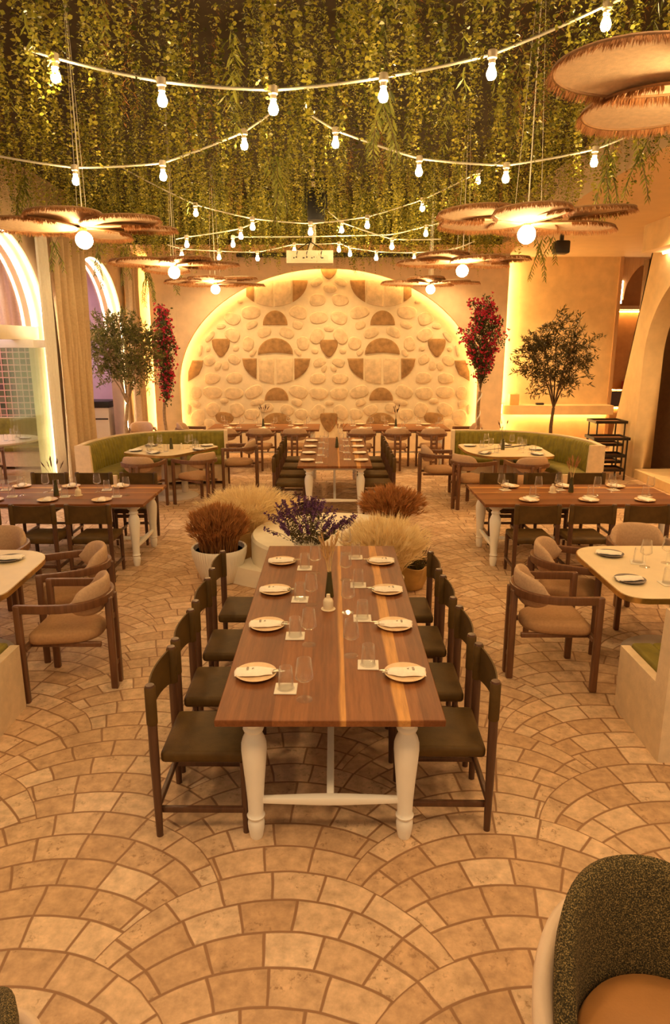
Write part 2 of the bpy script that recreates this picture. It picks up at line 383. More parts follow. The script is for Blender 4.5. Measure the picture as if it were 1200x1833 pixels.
def tag(o, label=None, cat=None, group=None, kind=None):
    if label: o['label'] = label
    if cat: o['category'] = cat
    if group: o['group'] = group
    if kind: o['kind'] = kind
    return o
def thing(name, label, cat, loc=(0, 0, 0), rz=0, group=None):
    o = bpy.data.objects.new(name, None); C.objects.link(o); o.empty_display_size = .1
    o.location = loc; o.rotation_euler = (0, 0, rz); return tag(o, label, cat, group)
def struct(name, bm, mat, label=None, smooth=False, parent=None):
    o = obj(name, bm, mat, parent, smooth)
    if not parent: tag(o, label, None, None, 'structure')
    return o
KIDS = {}
def kids(o):
    return [c for c in o.children]
def dup(root, loc, rz=0, label=None, group=None):
    r = root.copy(); C.objects.link(r); r.location = loc; r.rotation_euler = (0, 0, rz)
    for ch in list(root.children):
        c = ch.copy(); C.objects.link(c); c.parent = r
        for g in ch.children:
            d = g.copy(); C.objects.link(d); d.parent = c
    if label: r['label'] = label
    if group: r['group'] = group
    return r
class Maker:
    """first use moves the prototype itself, later uses copy it"""
    def __init__(s, root): s.root = root; s.used = False
    def __call__(s, loc, rz, label, group=None):
        if not s.used:
            s.used = True; o = s.root; o.location = loc; o.rotation_euler = (0, 0, rz); o['label'] = label
            if group: o['group'] = group
            return o
        return dup(s.root, loc, rz, label, group)

def leaves_mesh(name, bases, dirs, norms, L, W, tint, hexa=False, fold=.15):
    """many leaves as one mesh; arrays of shape (n,3)"""
    bases, dirs, norms = (np.asarray(a, float) for a in (bases, dirs, norms)); n = len(bases)
    L = np.broadcast_to(np.asarray(L, float), (n,))[:, None]; W = np.broadcast_to(np.asarray(W, float), (n,))[:, None]
    dirs = dirs / (np.linalg.norm(dirs, axis=1, keepdims=True) + 1e-9)
    side = np.cross(dirs, norms); side /= (np.linalg.norm(side, axis=1, keepdims=True) + 1e-9)
    up = np.cross(side, dirs)
    if hexa: pat = [(0, 0, 0), (.3, .42, fold), (.7, .42, fold), (1, 0, 0), (.7, -.42, fold), (.3, -.42, fold)]
    else: pat = [(0, 0, 0), (.45, .5, fold), (1, 0, 0), (.45, -.5, fold)]
    k = len(pat); v = np.empty((n, k, 3))
    for i, (a, s, u) in enumerate(pat): v[:, i] = bases + dirs * L * a + side * W * s + up * W * u
    v = v.reshape(-1, 3)
    me = bpy.data.meshes.new(name); me.vertices.add(n * k); me.vertices.foreach_set('co', v.ravel())
    me.loops.add(n * k); me.loops.foreach_set('vertex_index', np.arange(n * k, dtype=np.int32))
    me.polygons.add(n); me.polygons.foreach_set('loop_start', np.arange(0, n * k, k, dtype=np.int32)); me.polygons.foreach_set('loop_total', np.full(n, k, dtype=np.int32))
    me.update(calc_edges=True)
    at = me.attributes.new('tint', 'FLOAT', 'POINT'); at.data.foreach_set('value', np.repeat(np.broadcast_to(np.asarray(tint, float), (n,)), k).astype(np.float32))
    return me
RN = np.random.default_rng(11)
def runit(n):
    v = RN.normal(size=(n, 3)); return v / np.linalg.norm(v, axis=1, keepdims=True)

# ------------------------------------------------------------------ the room
def arch_wall(bm, u0, u1, ztop, ops, t0, t1, fm, n=36, zbot=0):
    def q(*p):
        bm.faces.new([bm.verts.new(fm(*a)) for a in p])
    def solid(a, b):
        for t in (t0, t1): q((a, t, zbot), (b, t, zbot), (b, t, ztop), (a, t, ztop))
    cur = u0
    for uc, hw, sp, rise in ops:
        solid(cur, uc - hw)
        pts = [(uc - hw * math.cos(PI * k / n), sp + rise * math.sin(PI * k / n)) for k in range(n + 1)]
        for (a, za), (b, zb) in zip(pts, pts[1:]):
            for t in (t0, t1): q((a, t, za), (b, t, zb), (b, t, ztop), (a, t, ztop))
            q((a, t0, za), (a, t1, za), (b, t1, zb), (b, t0, zb))
        for e in (uc - hw, uc + hw): q((e, t0, zbot), (e, t1, zbot), (e, t1, sp), (e, t0, sp))
        cur = uc + hw
    solid(cur, u1)
    for e in (u0, u1): q((e, t0, zbot), (e, t1, zbot), (e, t1, ztop), (e, t0, ztop))
    q((u0, t0, ztop), (u1, t0, ztop), (u1, t1, ztop), (u0, t1, ztop))
    bmesh.ops.remove_doubles(bm, verts=bm.verts, dist=1e-4)
    bmesh.ops.recalc_face_normals(bm, faces=bm.faces)

b = B(); box(b, -10.5, 10, -3, 19, -.12, 0); struct('floor', b, m_floor, 'travertine fan-pattern paved floor')
NX, NHW, NSP, NRISE = -.103, 3.40, 1.50, 2.55
YW = 15.75
b = B(); arch_wall(b, -4.07, 3.86, 4.36, [(NX, NHW, NSP, NRISE)], YW, YW + .12, lambda u, t, z: (u, t, z), 64)
struct('wall_back', b, m_plaster, 'cream plaster wall with a wide arched niche', smooth=True)

# niche back with its set-in stones (one mesh: plaster, cream stones, tan stones)
b = B(); YN = 16.06
box(b, -4.07, 3.86, YN, YN + .12, 0, 4.36)
def pxz(X, Y):            # reading of the photograph -> wall x, z
    p = Pd(300 + X / 4, 470 + Y / 4 * 1.0003, YN); return p.x, p.z
def stone(poly, mi, th):
    poly = [Vector(p) for p in poly]; c = sum(poly, Vector((0, 0))) / len(poly); n = len(poly)
    rows = [(1.0, 0.0), (1.0, th * .45), (.955, th * .85), (.86, th)]
    rings = [[b.verts.new((c.x + (p.x - c.x) * s, YN - d, c.y + (p.y - c.y) * s)) for p in poly] for s, d in rows]
    for A, Bq in zip(rings, rings[1:]):
        for k in range(n): b.faces.new((A[k], A[(k + 1) % n], Bq[(k + 1) % n], Bq[k])).material_index = mi
    b.faces.new(rings[-1]).material_index = mi
RS = random.Random(3)
def ell(cx, cy, rx, ry, rot=0, p=2.5, n=22):
    out = []; a1, a2, ph1, ph2 = RS.uniform(.02, .07), RS.uniform(.02, .05), RS.uniform(0, 6.3), RS.uniform(0, 6.3)
    for k in range(n):
        a = 2 * PI * k / n; ca, sa = math.cos(a), math.sin(a)
        rr = (abs(ca) ** p + abs(sa) ** p) ** (-1 / p) * (1 + a1 * math.sin(2 * a + ph1) + a2 * math.sin(3 * a + ph2))
        x, y = rx * rr * ca, ry * rr * sa; r = math.radians(rot)
        out.append((cx + x * math.cos(r) - y * math.sin(r), cy + x * math.sin(r) + y * math.cos(r)))
    return out
cream = [(1070,140,45,28,-30),(1165,188,48,28,0),(1075,268,60,42,0),(597,357,72,44,-5),(938,357,68,44,15),(1083,395,62,44,-10),
 (465,402,56,44,20),(603,445,45,24,-25),(932,447,38,27,20),(383,455,32,19,-5),(693,497,52,34,-20),(855,503,55,35,25),(467,518,55,46,40),
 (1072,527,58,46,-50),(1157,472,36,21,0),(305,530,44,20,-50),(490,612,22,19,0),(1056,632,22,19,0),(612,645,30,18,-50),(578,582,40,50,8),
 (972,578,44,48,-6),(934,640,30,18,50),(300,700,42,36,-30),(477,693,42,32,30),(1088,715,45,29,-20),(360,740,22,30,20),(415,737,26,30,0),
 (1122,755,18,26,30),(320,828,58,38,0),(480,825,57,38,0),(1076,830,57,36,0),(205,930,40,44,0),(325,928,65,43,0),(475,935,64,43,0),
 (618,925,65,43,-25),(938,925,68,44,20),(1083,937,66,41,0),(200,1012,35,24,20),(406,990,32,17,0),(642,1000,48,21,-15),(928,1000,40,24,20),
 (325,1050,54,46,-40),(498,1055,48,54,-20),(605,1085,53,38,0),(858,1055,50,36,25),(962,1085,45,38,0),(1070,1070,60,42,-50),(220,1110,52,60,0),
 (520,280,20,14,0),(235,632,13,40,8),(292,620,17,17,0),(150,1050,14,34,0),(712,1040,44,34,-20),(1160,1007,28,17,0),(300,1150,40,30,0),(940,1150,34,24,0)]
tan_ = [(408,1110,65,40,0)]
def both(fn, center=False):
    for mir in ((0,) if center else (0, 1)):
        fn(lambda x: 2 * 1156 - x if mir else x)
for s in cream:
    both(lambda f, s=s: stone([pxz(f(x), y) for x, y in ell(*s)], 1, .022), center=abs(s[0] - 1156) < 12)
for s in tan_: both(lambda f, s=s: stone([pxz(f(x), y) for x, y in ell(*s)], 2, .028))
def dome(cx, base, rx, h, lift=0, n=18):
    pts = [(cx - rx * math.cos(PI * k / n), base - h * math.sin(PI * k / n) ** .92) for k in range(n + 1)]
    if lift: pts += [(cx + rx * (1 - 2 * k / 6), base - lift * math.sin(PI * k / 6)) for k in range(1, 6)]
    return pts
for cx, base, rx, h, lf in ((771, 447, 88, 104, 0), (773, 658, 125, 118, 14), (782, 986, 85, 92, 0), (783, 1160, 106, 86, 0)):
    both(lambda f: stone([pxz(f(x), y) for x, y in dome(cx, base, rx, h, lf)], 2, .03))
def shield(cx, top, bot, hw):
    q = rounded([(cx - hw, top), (cx + hw, top), (cx + hw * .92, top + (bot - top) * .45), (cx, bot + 8), (cx - hw * .92, top + (bot - top) * .45)], [20, 20, 34, 44, 34], 4)
    return q
both(lambda f: stone([pxz(f(x), y) for x, y in shield(383, 545, 686, 66)], 2, .03))
for top, bot in ((552, 688), (1075, 1225)): stone([pxz(x, y) for x, y in shield(1156, top, bot, 66)], 2, .03)
stone([pxz(x, y) for x, y in shield(1156, 25, 128, 62)], 2, .03)
both(lambda f: stone([pxz(f(x), y) for x, y in [(178, 700), (255, 700), (250, 745), (225, 800), (148, 848), (150, 780)]], 2, .026))
def bowl(cx, top, rx, ry, cells, f):
    for a0, a1, mi in cells:
        n = 10; pts = [(cx + a0, top), (cx + a1, top)]
        for k in range(n + 1):
            a = a1 + (a0 - a1) * k / n; q = max(0, 1 - (a / rx) ** 2); pts.append((cx + a, top + ry * math.sqrt(q) + (.5 if q == 0 else 0)))
        out = []
        for p in pts:
            if not out or (Vector(p) - Vector(out[-1])).length > 2: out.append(p)
        stone([pxz(f(x), y) for x, y in out], mi, .022 if mi == 1 else .028)
both(lambda f: bowl(779, 686, 244, 180, [(-244, -141, 2), (-122, -15, 1), (3, 118, 1), (131, 244, 2)], f))
both(lambda f: bowl(760, 126, 245, 190, [(-196, -140, 2), (-128, -6, 1), (6, 128, 1), (136, 244, 2)], f))
struct('wall_niche', b, [m_niche, m_stone_c, m_stone_t], 'rear face of the arched niche, cream plaster with set-in pebbles and tan stones', smooth=True)

def led(name, label, path, r, mat, n=6):
    bb = B(); tube(bb, path, r, n); return tag(obj(name, bb, mat), label, 'led strip')
def archpath(uc, hw, sp, rise, n=60, zb=.05):
    return [(uc - hw, zb)] + [(uc - hw * math.cos(PI * k / n), sp + rise * math.sin(PI * k / n)) for k in range(n + 1)] + [(uc + hw, zb)]
led('led_strip', 'amber strip of light hidden behind the rim of the big stone arch', [(u, YW + .18, z) for u, z in archpath(NX, NHW + .06, NSP, NRISE + .06)], .012, m_led)
led('led_strip', 'amber upright light strip behind the right edge of the arch wall', [(3.92, YW + .52, .05), (3.92, YW + .52, 4.3)], .014, m_led_s)
led('led_strip', 'amber upright light strip behind the left edge of the arch wall', [(-4.13, YW + .52, .05), (-4.13, YW + .52, 4.3)], .014, m_led_s)

# back walls behind the arch panel, passage, right wall
b = B(); box(b, 3.80, 6.55, 16.4, 16.6, 0, 4.36); struct('wall_rear_right', b, m_plaster_r, 'warm limewashed wall behind the olive tree and bar ledge')
b = B(); box(b, -4.9, -4.0, 16.4, 16.6, 0, 4.36); struct('wall_rear_left', b, m_plaster, 'narrow cream wall in the left rear corner')
b = B(); box(b, 6.0, 9.5, 18.2, 18.4, 0, 5); struct('wall_passage', b, m_orange, 'orange plaster wall at the end of the right passage')
b = B(); box(b, 6.52, 6.60, 16.36, 16.64, 0, 4.36); struct('trim_1', b, m_trimwood, 'pale oak corner post at the passage')
b = B(); box(b, 7.1, 7.16, 15.9, 16.0, 0, 4.36); struct('trim_2', b, m_trimwood, 'pale oak post on the far side of the passage')
b = B()   # corbel: a quarter arch in the passage head
pts = [(6.6, 3.4), (6.6, 4.36), (7.35, 4.36), (7.35, 4.28)] + [(7.35 - .63 * math.sin(PI / 2 * k / 10), 4.28 - .85 * (1 - math.cos(PI / 2 * k / 10))) for k in range(1, 11)]
f0 = [b.verts.new((x, 16.5, z)) for x, z in pts]; f1 = [b.verts.new((x, 16.6, z)) for x, z in pts]
b.faces.new(f0[::-1]); b.faces.new(f1)
for k in range(len(pts)): b.faces.new((f0[k], f0[(k + 1) % len(pts)], f1[(k + 1) % len(pts)], f1[k]))
struct('trim_3', b, m_trimwood, 'curved oak corbel under the passage head')
b = B(); box(b, 6.6, 9, 17.6, 18.2, 3.28, 3.36); struct('trim_4', b, m_trimwood, 'oak ledge high in the passage')
led('led_strip', 'light strip under the high ledge of the passage', [(6.7, 18.1, 3.24), (8.8, 18.1, 3.24)], .014, m_led)
led('led_strip', 'short upright light strip on the passage corner post', [(6.66, 16.5, 3.35), (6.66, 16.5, 3.85)], .022, m_led_w)
mr = thing('passage_mirror', 'dark framed horizontal mirror lit above and below in the passage', 'mirror', (7.45, 18.14, 1.04))
b = B(); box(b, -.36, .36, -.03, .05, -.2, .2, .01); obj('frame', b, m_black, mr)
b = B(); box(b, -.33, .33, -.04, -.031, -.17, .17); obj('mirror_glass', b, m_mirror, mr)
led('led_strip', 'light strip above the passage mirror', [(7.1, 18.16, 1.28), (7.8, 18.16, 1.28)], .012, m_led)
led('led_strip', 'light strip below the passage mirror', [(7.1, 18.16, .80), (7.8, 18.16, .80)], .012, m_led)
b = B(); box(b, -.07, .07, -.05, .05, 0, .2, .008); o = tag(obj('tin_box', b, m_red), 'small red tin in the passage above the mirror', 'tin'); o.location = (7.62, 18.1, 1.30)
b = B(); box(b, 7.3, 7.9, 18.02, 18.2, 1.285, 1.30); struct('trim_5', b, m_trimwood, 'thin ledge above the passage mirror')

# right wall with arched opening and raised platform
b = B(); arch_wall(b, 4.5, 14.2, 4.36, [(10.75, 1.85, 2.2, 1.5)], 5.6, 5.95, lambda u, t, z: (t, u, z), 40)

for v in b.verts:
    if v.co.y > 13: v.co.y -= .35 + 1.3 * v.co.z / 4.36
struct('wall_right', b, m_plaster_r, 'cream right wall pierced by an arch', smooth=True)
b = B(); box(b, 5.63, 9.5, 8.0, 12.58, 0, .17, .01); struct('floor_platform', b, m_plaster_r, 'raised step through the right arch')
b = B(); box(b, 8.6, 8.8, 5, 14, 0, 4); box(b, 5.95, 8.8, 13.6, 13.8, 0, 4); struct('wall_side_room', b, M('umber_wall', (.16, .08, .03), .8), 'dark brown wall of the side room')
b = B(); box(b, 5.2, 7.2, 7.5, 12.2, 3.93, 4.36); struct('trim_6', b, m_plaster_r, 'dropped plaster beam along the right wall')
led('led_strip', 'light strip under the dropped beam on the right', [(5.52, 7.6, 3.91), (5.52, 12.1, 3.91)], .016, m_led_w)

# left wall with arched windows
A1, A2, A0 = (9.62, 1.53, 2.6, 1.42), (13.62, 1.53, 2.6, 1.42), (5.62, 1.53, 2.6, 1.42)
b = B(); arch_wall(b, 3.0, 16.5, 4.36, [A0, A1, A2], -4.85, -4.5, lambda u, t, z: (t, u, z), 40)
struct('wall_left', b, m_plaster, 'cream left wall with tall arched openings', smooth=True)
for i, a in enumerate((A1, A2)):
    w = thing('window_%d' % (i + 1), None, None, (-4.72, a[0], 0)); w['kind'] = 'structure'; w['label'] = ['arched fanlight over the open glass door', 'arched window behind the left olive tree'][i]
    b = B(); box(b, -.06, .06, -a[1], a[1], 2.50, 2.70, .006); obj('window_frame', b, m_laminate, w)
    b = B(); pts = [(-a[1] * math.cos(PI * k / 24), 2.7 + (a[3] - .1) * math.sin(PI * k / 24)) for k in range(25)]
    A_ = [b.verts.new((-.006, y, z)) for y, z in pts]; B_ = [b.verts.new((.006, y, z)) for y, z in pts]
    b.faces.new(A_); b.faces.new(B_[::-1])
    for k in range(25): b.faces.new((A_[k], B_[k], B_[(k + 1) % 25], A_[(k + 1) % 25]))
    obj('pane', b, m_pane, w, smooth=False)
    led('led_strip', 'white light strip following the ' + ['left', 'second'][i] + ' arched window, room side', [(-4.56, u, z) for u, z in archpath(a[0], a[1] - .012, a[2], a[3] - .012, 48)], .011, m_led_w)
    led('led_strip', 'white light strip deep in the reveal of the ' + ['left', 'second'][i] + ' arched window', [(-4.70, u, z) for u, z in archpath(a[0], a[1] - .012, a[2], a[3] - .012, 48, 2.72)], .009, m_led_w)
# room beyond the left wall
b = B(); box(b, -10.3, -10.1, 3, 19, 0, 4.4); box(b, -10.3, -4.85, 17.6, 17.8, 0, 4.4); struct('wall_annex', b, m_lilac, 'walls of the next room, lilac imitating reflections in the arch glass')
b = B(); box(b, -9.6, -5.25, 14.05, 14.2, 0, 4.3); struct('wall_annex_panel', b, M('dusky_rose_wall', (.30, .13, .12), .8), 'dusky rose partition in the next room')
b = B(); box(b, -2.15, 2.15, -.02, .02, -.9, .9); o = struct('wall_mosaic', b, m_mosaic, 'grid of small dark glass tiles behind the annex bench'); o.location = (-7.42, 14.02, 1.78)
b = B(); box(b, -10.3, -4.85, 3, 17.8, 4.36, 4.5); struct('ceiling_annex', b, m_ceil, 'ceiling of the next room')
def curtain(name, label, p0, p1, ztop, mat, folds=9, amp=.11, zb=.02, parent=None):
    p0, p1 = Vector(p0), Vector(p1); d = p1 - p0; n = folds * 8; nrm = Vector((d.y, -d.x)).normalized()
    bm = B(); grid = []
    for j, z in enumerate([zb + (ztop - zb) * q / 6 for q in range(7)]):
        row = []
        for k in range(n + 1):
            t = k / n; a = amp * (.8 + .25 * math.sin(k * .37 + j)) * math.sin(2 * PI * folds * t + .25 * j * math.sin(t * 5))
            p = p0 + d * t + nrm * a; row.append((bm.verts.new((p.x, p.y, z)), bm.verts.new((p.x + nrm.x * .006, p.y + nrm.y * .006, z))))
        grid.append(row)
    for j in range(len(grid) - 1):
        for k in range(n):
            for s in (0, 1): bm.faces.new((grid[j][k][s], grid[j][k + 1][s], grid[j + 1][k + 1][s], grid[j + 1][k][s]))
    return tag(obj(name, bm, mat, parent, angle=80), label, 'curtain')
curtain('curtain', 'long beige curtain on the pier between the two arched windows', (-4.28, 11.0), (-4.28, 12.2), 4.3, m_curtain, 8)
curtain('sheer_curtain', 'narrow white sheer curtain beside the beige curtain at the glass door', (-4.34, 10.55), (-4.34, 10.98), 4.3, m_sheer, 4, .03)
curtain('curtain', 'beige curtain in the far left corner behind the olive tree', (-4.32, 15.05), (-4.32, 15.62), 4.3, m_curtain, 5)
curtain('curtain', 'dusty curtain on the rose partition beyond the left arch', (-7.2, 13.93), (-5.3, 13.93), 4.2, m_curtain, 11, .05, 2.72)
fd = thing('folding_glass_door', 'folded stack of tinted glass door panels in the left arch', 'glass door', (-4.66, 10.50, 0))
b = B(); box(b, -.32, .20, -.06, .50, 2.38, 2.50, .01); obj('header_rail', b, m_white, fd)
for k in range(5):
    b = B(); box(b, -.30, .18, k * .11 - .02, k * .11 - .008, .02, 2.38); obj('glass_panel', b, m_iri if k % 2 else m_iri2, fd, smooth=False)

# ceilings
b = B(); box(b, -4.6, 3.35, 1.8, 14.4, 4.98, 5.1); struct('ceiling', b, m_dark, 'dark ceiling hidden behind the hanging greenery')
b = B(); box(b, 3.35, 9.5, 1.8, 18.4, 4.36, 5.1); struct('ceiling_right', b, m_ceil, 'cream lowered ceiling on the right')
b = B(); box(b, -4.9, 3.35, 14.45, 18.4, 4.36, 5.1); struct('ceiling_rear', b, m_ceil, 'cream lowered ceiling in front of the arch wall')
b = B(); box(b, -4.9, -4.6, 1.8, 14.4, 4.36, 5.1); struct('ceiling_left', b, m_ceil, 'cream ceiling edge above the arched windows')
b = B(); box(b, -2.1, 2.4, 15.62, 15.74, 4.27, 4.35, .01); struct('trim_7', b, m_black, 'dark slot along the head of the arch wall')
dl = thing('ceiling_downlight', 'small round lit downlight in the cream ceiling on the right', 'downlight', tuple(Pz(1178, 399, 4.355)))
b = B(); lathe(b, [(.075, 0), (.075, -.008), (.05, -.012), (.05, 0)], 20); obj('rim', b, m_white, dl)
b = B(); lathe(b, [(.0, -.004), (.048, -.004)], 20); obj('lens', b, m_can, dl)

b = B(); box(b, -4.6, 3.35, 14.4, 14.45, 4.36, 4.98); struct('trim_8', b, m_dark, 'dark panel added to hide the pale ceiling drop behind the greenery')  # panel added so the pale ceiling drop stays dark between the vines
# bar ledge on the rear right wall
b = B(); poly = rounded([(3.98, 16.4), (3.98, 15.95), (6.52, 15.95), (6.52, 16.4)], [.01, .22, .01, .01]); prism(b, poly, .84, 1.05)
tag(obj('bar_ledge', b, m_plaster_r, angle=30), 'cream wall ledge with a rounded end behind the right olive tree', 'ledge')
led('led_strip', 'light strip under the cream bar ledge', [(4.2, 16.3, .82), (6.5, 16.3, .82)], .014, m_led)
b = B(); box(b, -.11, .11, -.12, .12, 0, .26, .006); o = tag(obj('amber_box', b, M('amber_acrylic', (.80, .52, .20), .25, .05)), 'amber block standing at the rounded end of the bar ledge', 'box'); o.location = (4.22, 16.15, 1.05)
b = B(); box(b, -.09, .09, -.06, .06, 0, .05, .015); o = tag(obj('dark_tray', b, m_black), 'small dark dish on the bar ledge', 'dish'); o.location = (4.85, 16.15, 1.05)

# ------------------------------------------------------------------ furniture makers
def leather_chair():
    t = thing('leather_dining_chair', 'x', 'chair')
    b = B(); box(b, -.20, .235, -.205, .205, .405, .468, .022, 3)
    for v in b.verts:
        if v.co.z > .44: v.co.z -= .012 * (1 - min(1, (abs(v.co.y) / .2)) ** 2) * (1 - min(1, abs(v.co.x - .02) / .22) ** 2)
    obj('seat', b, m_leather, t, angle=50)
    b = B(); n = 12; rows = []
    for z, o in ((.632, .004), (.66, 0), (.80, 0), (.832, .003)):
        row = []
        for k in range(n + 1):
            y = -.21 + .42 * k / n; q = 1 - (y / .21) ** 2
            row.append((b.verts.new((-.232 - .028 * q, y, z + (.018 * q if z < .7 else -.006 * q))), b.verts.new((-.224 - .028 * q + .0, y, z + (.018 * q if z < .7 else -.006 * q)))))
        rows.append(row)
    for j in range(3):
        for k in range(n):
            for s in (0, 1): b.faces.new((rows[j][k][s], rows[j][k + 1][s], rows[j + 1][k + 1][s], rows[j + 1][k][s]))
    for j in (0, 3):
        for k in range(n): b.faces.new((rows[j][k][0], rows[j][k + 1][0], rows[j][k + 1][1], rows[j][k][1]))
    for s in (-1, 1): lathe(b, [(.0255, .632), (.0275, .64), (.0275, .828), (.0255, .832)], 14, (-.222, s * .215, 0))
    obj('back_sling', b, m_leather, t, angle=60)
    for s in (-1, 1):
        b = B(); lathe(b, [(.017, 0), (.022, .30), (.024, .45), (.024, .834), (.021, .842), (.0, .843)], 14, (-.222, s * .215, 0)); obj('back_post', b, m_walnut, t)
        b = B(); lathe(b, [(.016, 0), (.021, .28), (.022, .41)], 14, (.215, s * .185, 0)); obj('leg', b, m_walnut, t)
        b = B(); box(b, -.215, .21, s * .195 - .012, s * .195 + .012, .125, .155, .004); obj('side_stretcher', b, m_walnut, t)
    b = B(); box(b, -.234, -.208, -.20, .20, .155, .185, .004); obj('rear_stretcher', b, m_walnut, t)
    b = B(); box(b, .195, .222, -.18, .18, .35, .39, .004); obj('front_rail', b, m_walnut, t)
    return t
def armchair():
    t = thing('wooden_armchair', 'x', 'armchair')
    # seat cushion: domed, narrower at the rear
    b = B(); out = rounded([(-.22, -.17), (-.22, .17), (.25, .235), (.25, -.235)][::-1], [.09, .09, .16, .16], 6); c = (0.02, 0)
    rows = []
    for s, z in ((.90, .405), (.985, .415), (1.0, .44), (.985, .468), (.90, .487), (.6, .502), (.25, .508)):
        rows.append([b.verts.new((c[0] + (x - c[0]) * s, c[1] + (y - c[1]) * s, z)) for x, y in out])
    for A, Q in zip(rows, rows[1:]):
        for k in range(len(out)): b.faces.new((A[k], A[(k + 1) % len(out)], Q[(k + 1) % len(out)], Q[k]))
    b.faces.new(rows[0][::-1]); b.faces.new(rows[-1]); obj('seat', b, m_fabric, t, angle=70)
    # arm band: horseshoe
    path = [(.265, -.272, .695), (.10, -.278, .695), (-.03, -.275, .697)]
    for k in range(1, 16):
        a = -PI / 2 - PI * k / 16; path.append((-.03 + .255 * math.cos(a) * 1.0, .275 * math.sin(a), .70))
    path += [(-.03, .275, .697), (.10, .278, .695), (.265, .272, .695)]
    pr = rounded([(-.017, -.03), (.017, -.03), (.017, .03), (-.017, .03)], .007, 2)
    b = B(); sweep(b, path, pr); obj('arm_band', b, m_walnut_a, t, angle=50)
    for s in (-1, 1):
        b = B(); box(b, .235, .285, s * .272 - .021, s * .272 + .021, 0, .724, .010, 2); obj('leg', b, m_walnut_a, t, angle=50)
        b = B(); box(b, -.31, -.262, s * .052 - .021, s * .052 + .021, 0, .70, .006, 2); obj('rear_leg', b, m_walnut_a, t, angle=50)
        b = B(); box(b, -.25, .25, s * .16 - .015, s * .16 + .015, .375, .41, .004, 1); obj('seat_rail', b, m_walnut_a, t)
    b = B(); box(b, .23, .265, -.26, .26, .375, .41, .004, 1); obj('front_rail', b, m_walnut_a, t)
    b = B(); box(b, -.30, -.27, -.04, .04, .16, .20); box(b, -.30, -.27, -.04, .04, .52, .56); obj('back_rung', b, m_walnut_a, t)
    # padded back inside the band
    b = B(); n = 22; rings = []
    for k in range(n + 1):
        u = -1 + 2 * k / n; a = PI + u * 1.32; h = .128 * max(.02, (1 - abs(u) ** 3.2)) ** .5
        cx, cy = -.03, 0; ring = []
        for q in range(14):
            g = 2 * PI * q / 14; rr = .218 + .034 * math.cos(g) * (.35 + .65 * min(1, h / .1)); z = .715 + h * math.sin(g) * (1 if abs(math.sin(g)) < .8 else .985)
            x = cx + (rr - .012) * math.cos(a); y = cy + (rr + .015) * math.sin(a)
            ring.append(b.verts.new((x - .02 * math.sin(g), y, z)))
        rings.append(ring)
    for A, Q in zip(rings, rings[1:]):
        for q in range(14): b.faces.new((A[q], A[(q + 1) % 14], Q[(q + 1) % 14], Q[q]))
    b.faces.new(rings[0][::-1]); b.faces.new(rings[-1]); obj('back_pad', b, m_fabric_pale, t, angle=80)
    return t
LEG = [(.0, 0), (.030, 0), (.034, .012), (.041, .055), (.043, .085), (.040, .10), (.035, .112), (.044, .118), (.046, .128), (.040, .135), (.0385, .15), (.041, .22), (.049, .33), (.058, .43), (.063, .50),
       (.062, .535), (.054, .565), (.043, .588), (.040, .60), (.048, .606), (.052, .616), (.048, .626), (.041, .632), (.042, .645), (.058, .655), (.073, .668), (.077, .685), (.074, .70), (.0, .70)]
def long_table(L, label, loc, rz):
    """top runs along local Y"""
    t = thing('walnut_dining_table', label, 'table', loc, rz, 'long walnut tables')
    b = B(); box(b, -.535, .535, -L / 2, L / 2, .715, .75, .004, 1); obj('tabletop', b, m_top, t)
    lx, ly = .375, L / 2 - .16
    for sx in (-1, 1):
        for sy in (-1, 1):
            b = B(); lathe(b, LEG, 28, (sx * lx, sy * ly, 0)); box(b, sx * lx - .05, sx * lx + .05, sy * ly - .05, sy * ly + .05, .695, .716); obj('leg', b, m_white, t, angle=50)
    for sy in (-1, 1):
        b = B(); pth = [(x, sy * ly, .215) for x in np.linspace(-lx + .03, lx - .03, 9)]
        sweep(b, pth, rounded([(-.022, -.022), (.022, -.022), (.022, .022), (-.022, .022)], .01, 2), scales=[.7, .8, .9, 1, 1.05, 1, .9, .8, .7]); obj('end_stretcher', b, m_white, t)
        b = B(); box(b, -lx, lx, sy * ly - .012, sy * ly + .012, .665, .716); obj('apron', b, m_white, t)
    b = B(); box(b, -.019, .019, -ly + .01, ly - .01, .197, .233, .008, 2); obj('long_stretcher', b, m_white, t)
    for sx in (-1, 1):
        b = B(); box(b, sx * lx - .012, sx * lx + .012, -ly, ly, .665, .716); obj('apron', b, m_white, t)
    return t
def fan_table(poly, rads, label, base, cols):
    c = sum((Vector(p) for p in poly), Vector((0, 0))) / len(poly)
    t = thing('cream_banquette_table', label, 'table', (c.x, c.y, 0), 0, 'cream topped banquette tables')
    pl = rounded([(p[0] - c.x, p[1] - c.y) for p in poly], rads, 8)
    b = B(); prism(b, [(x * .992, y * .992) for x, y in pl], .712, .75); obj('tabletop', b, m_laminate, t, angle=30)
    b = B(); prism(b, pl, .709, .747)
    obj('brass_edge', b, m_brass, t, angle=30)
    for q in cols:
        b = B(); lathe(b, [(.055, .01), (.055, .60), (.075, .68), (.10, .709)], 20, (q[0] - c.x, q[1] - c.y, 0)); obj('pedestal', b, m_pedestal, t)
    b = B(); lathe(b, [(.0, .018), (base[2] - .01, .016), (base[2], .008), (base[2], 0)], 40, (base[0] - c.x, base[1] - c.y, 0)); obj('base_plate', b, m_pedestal, t)
    return t

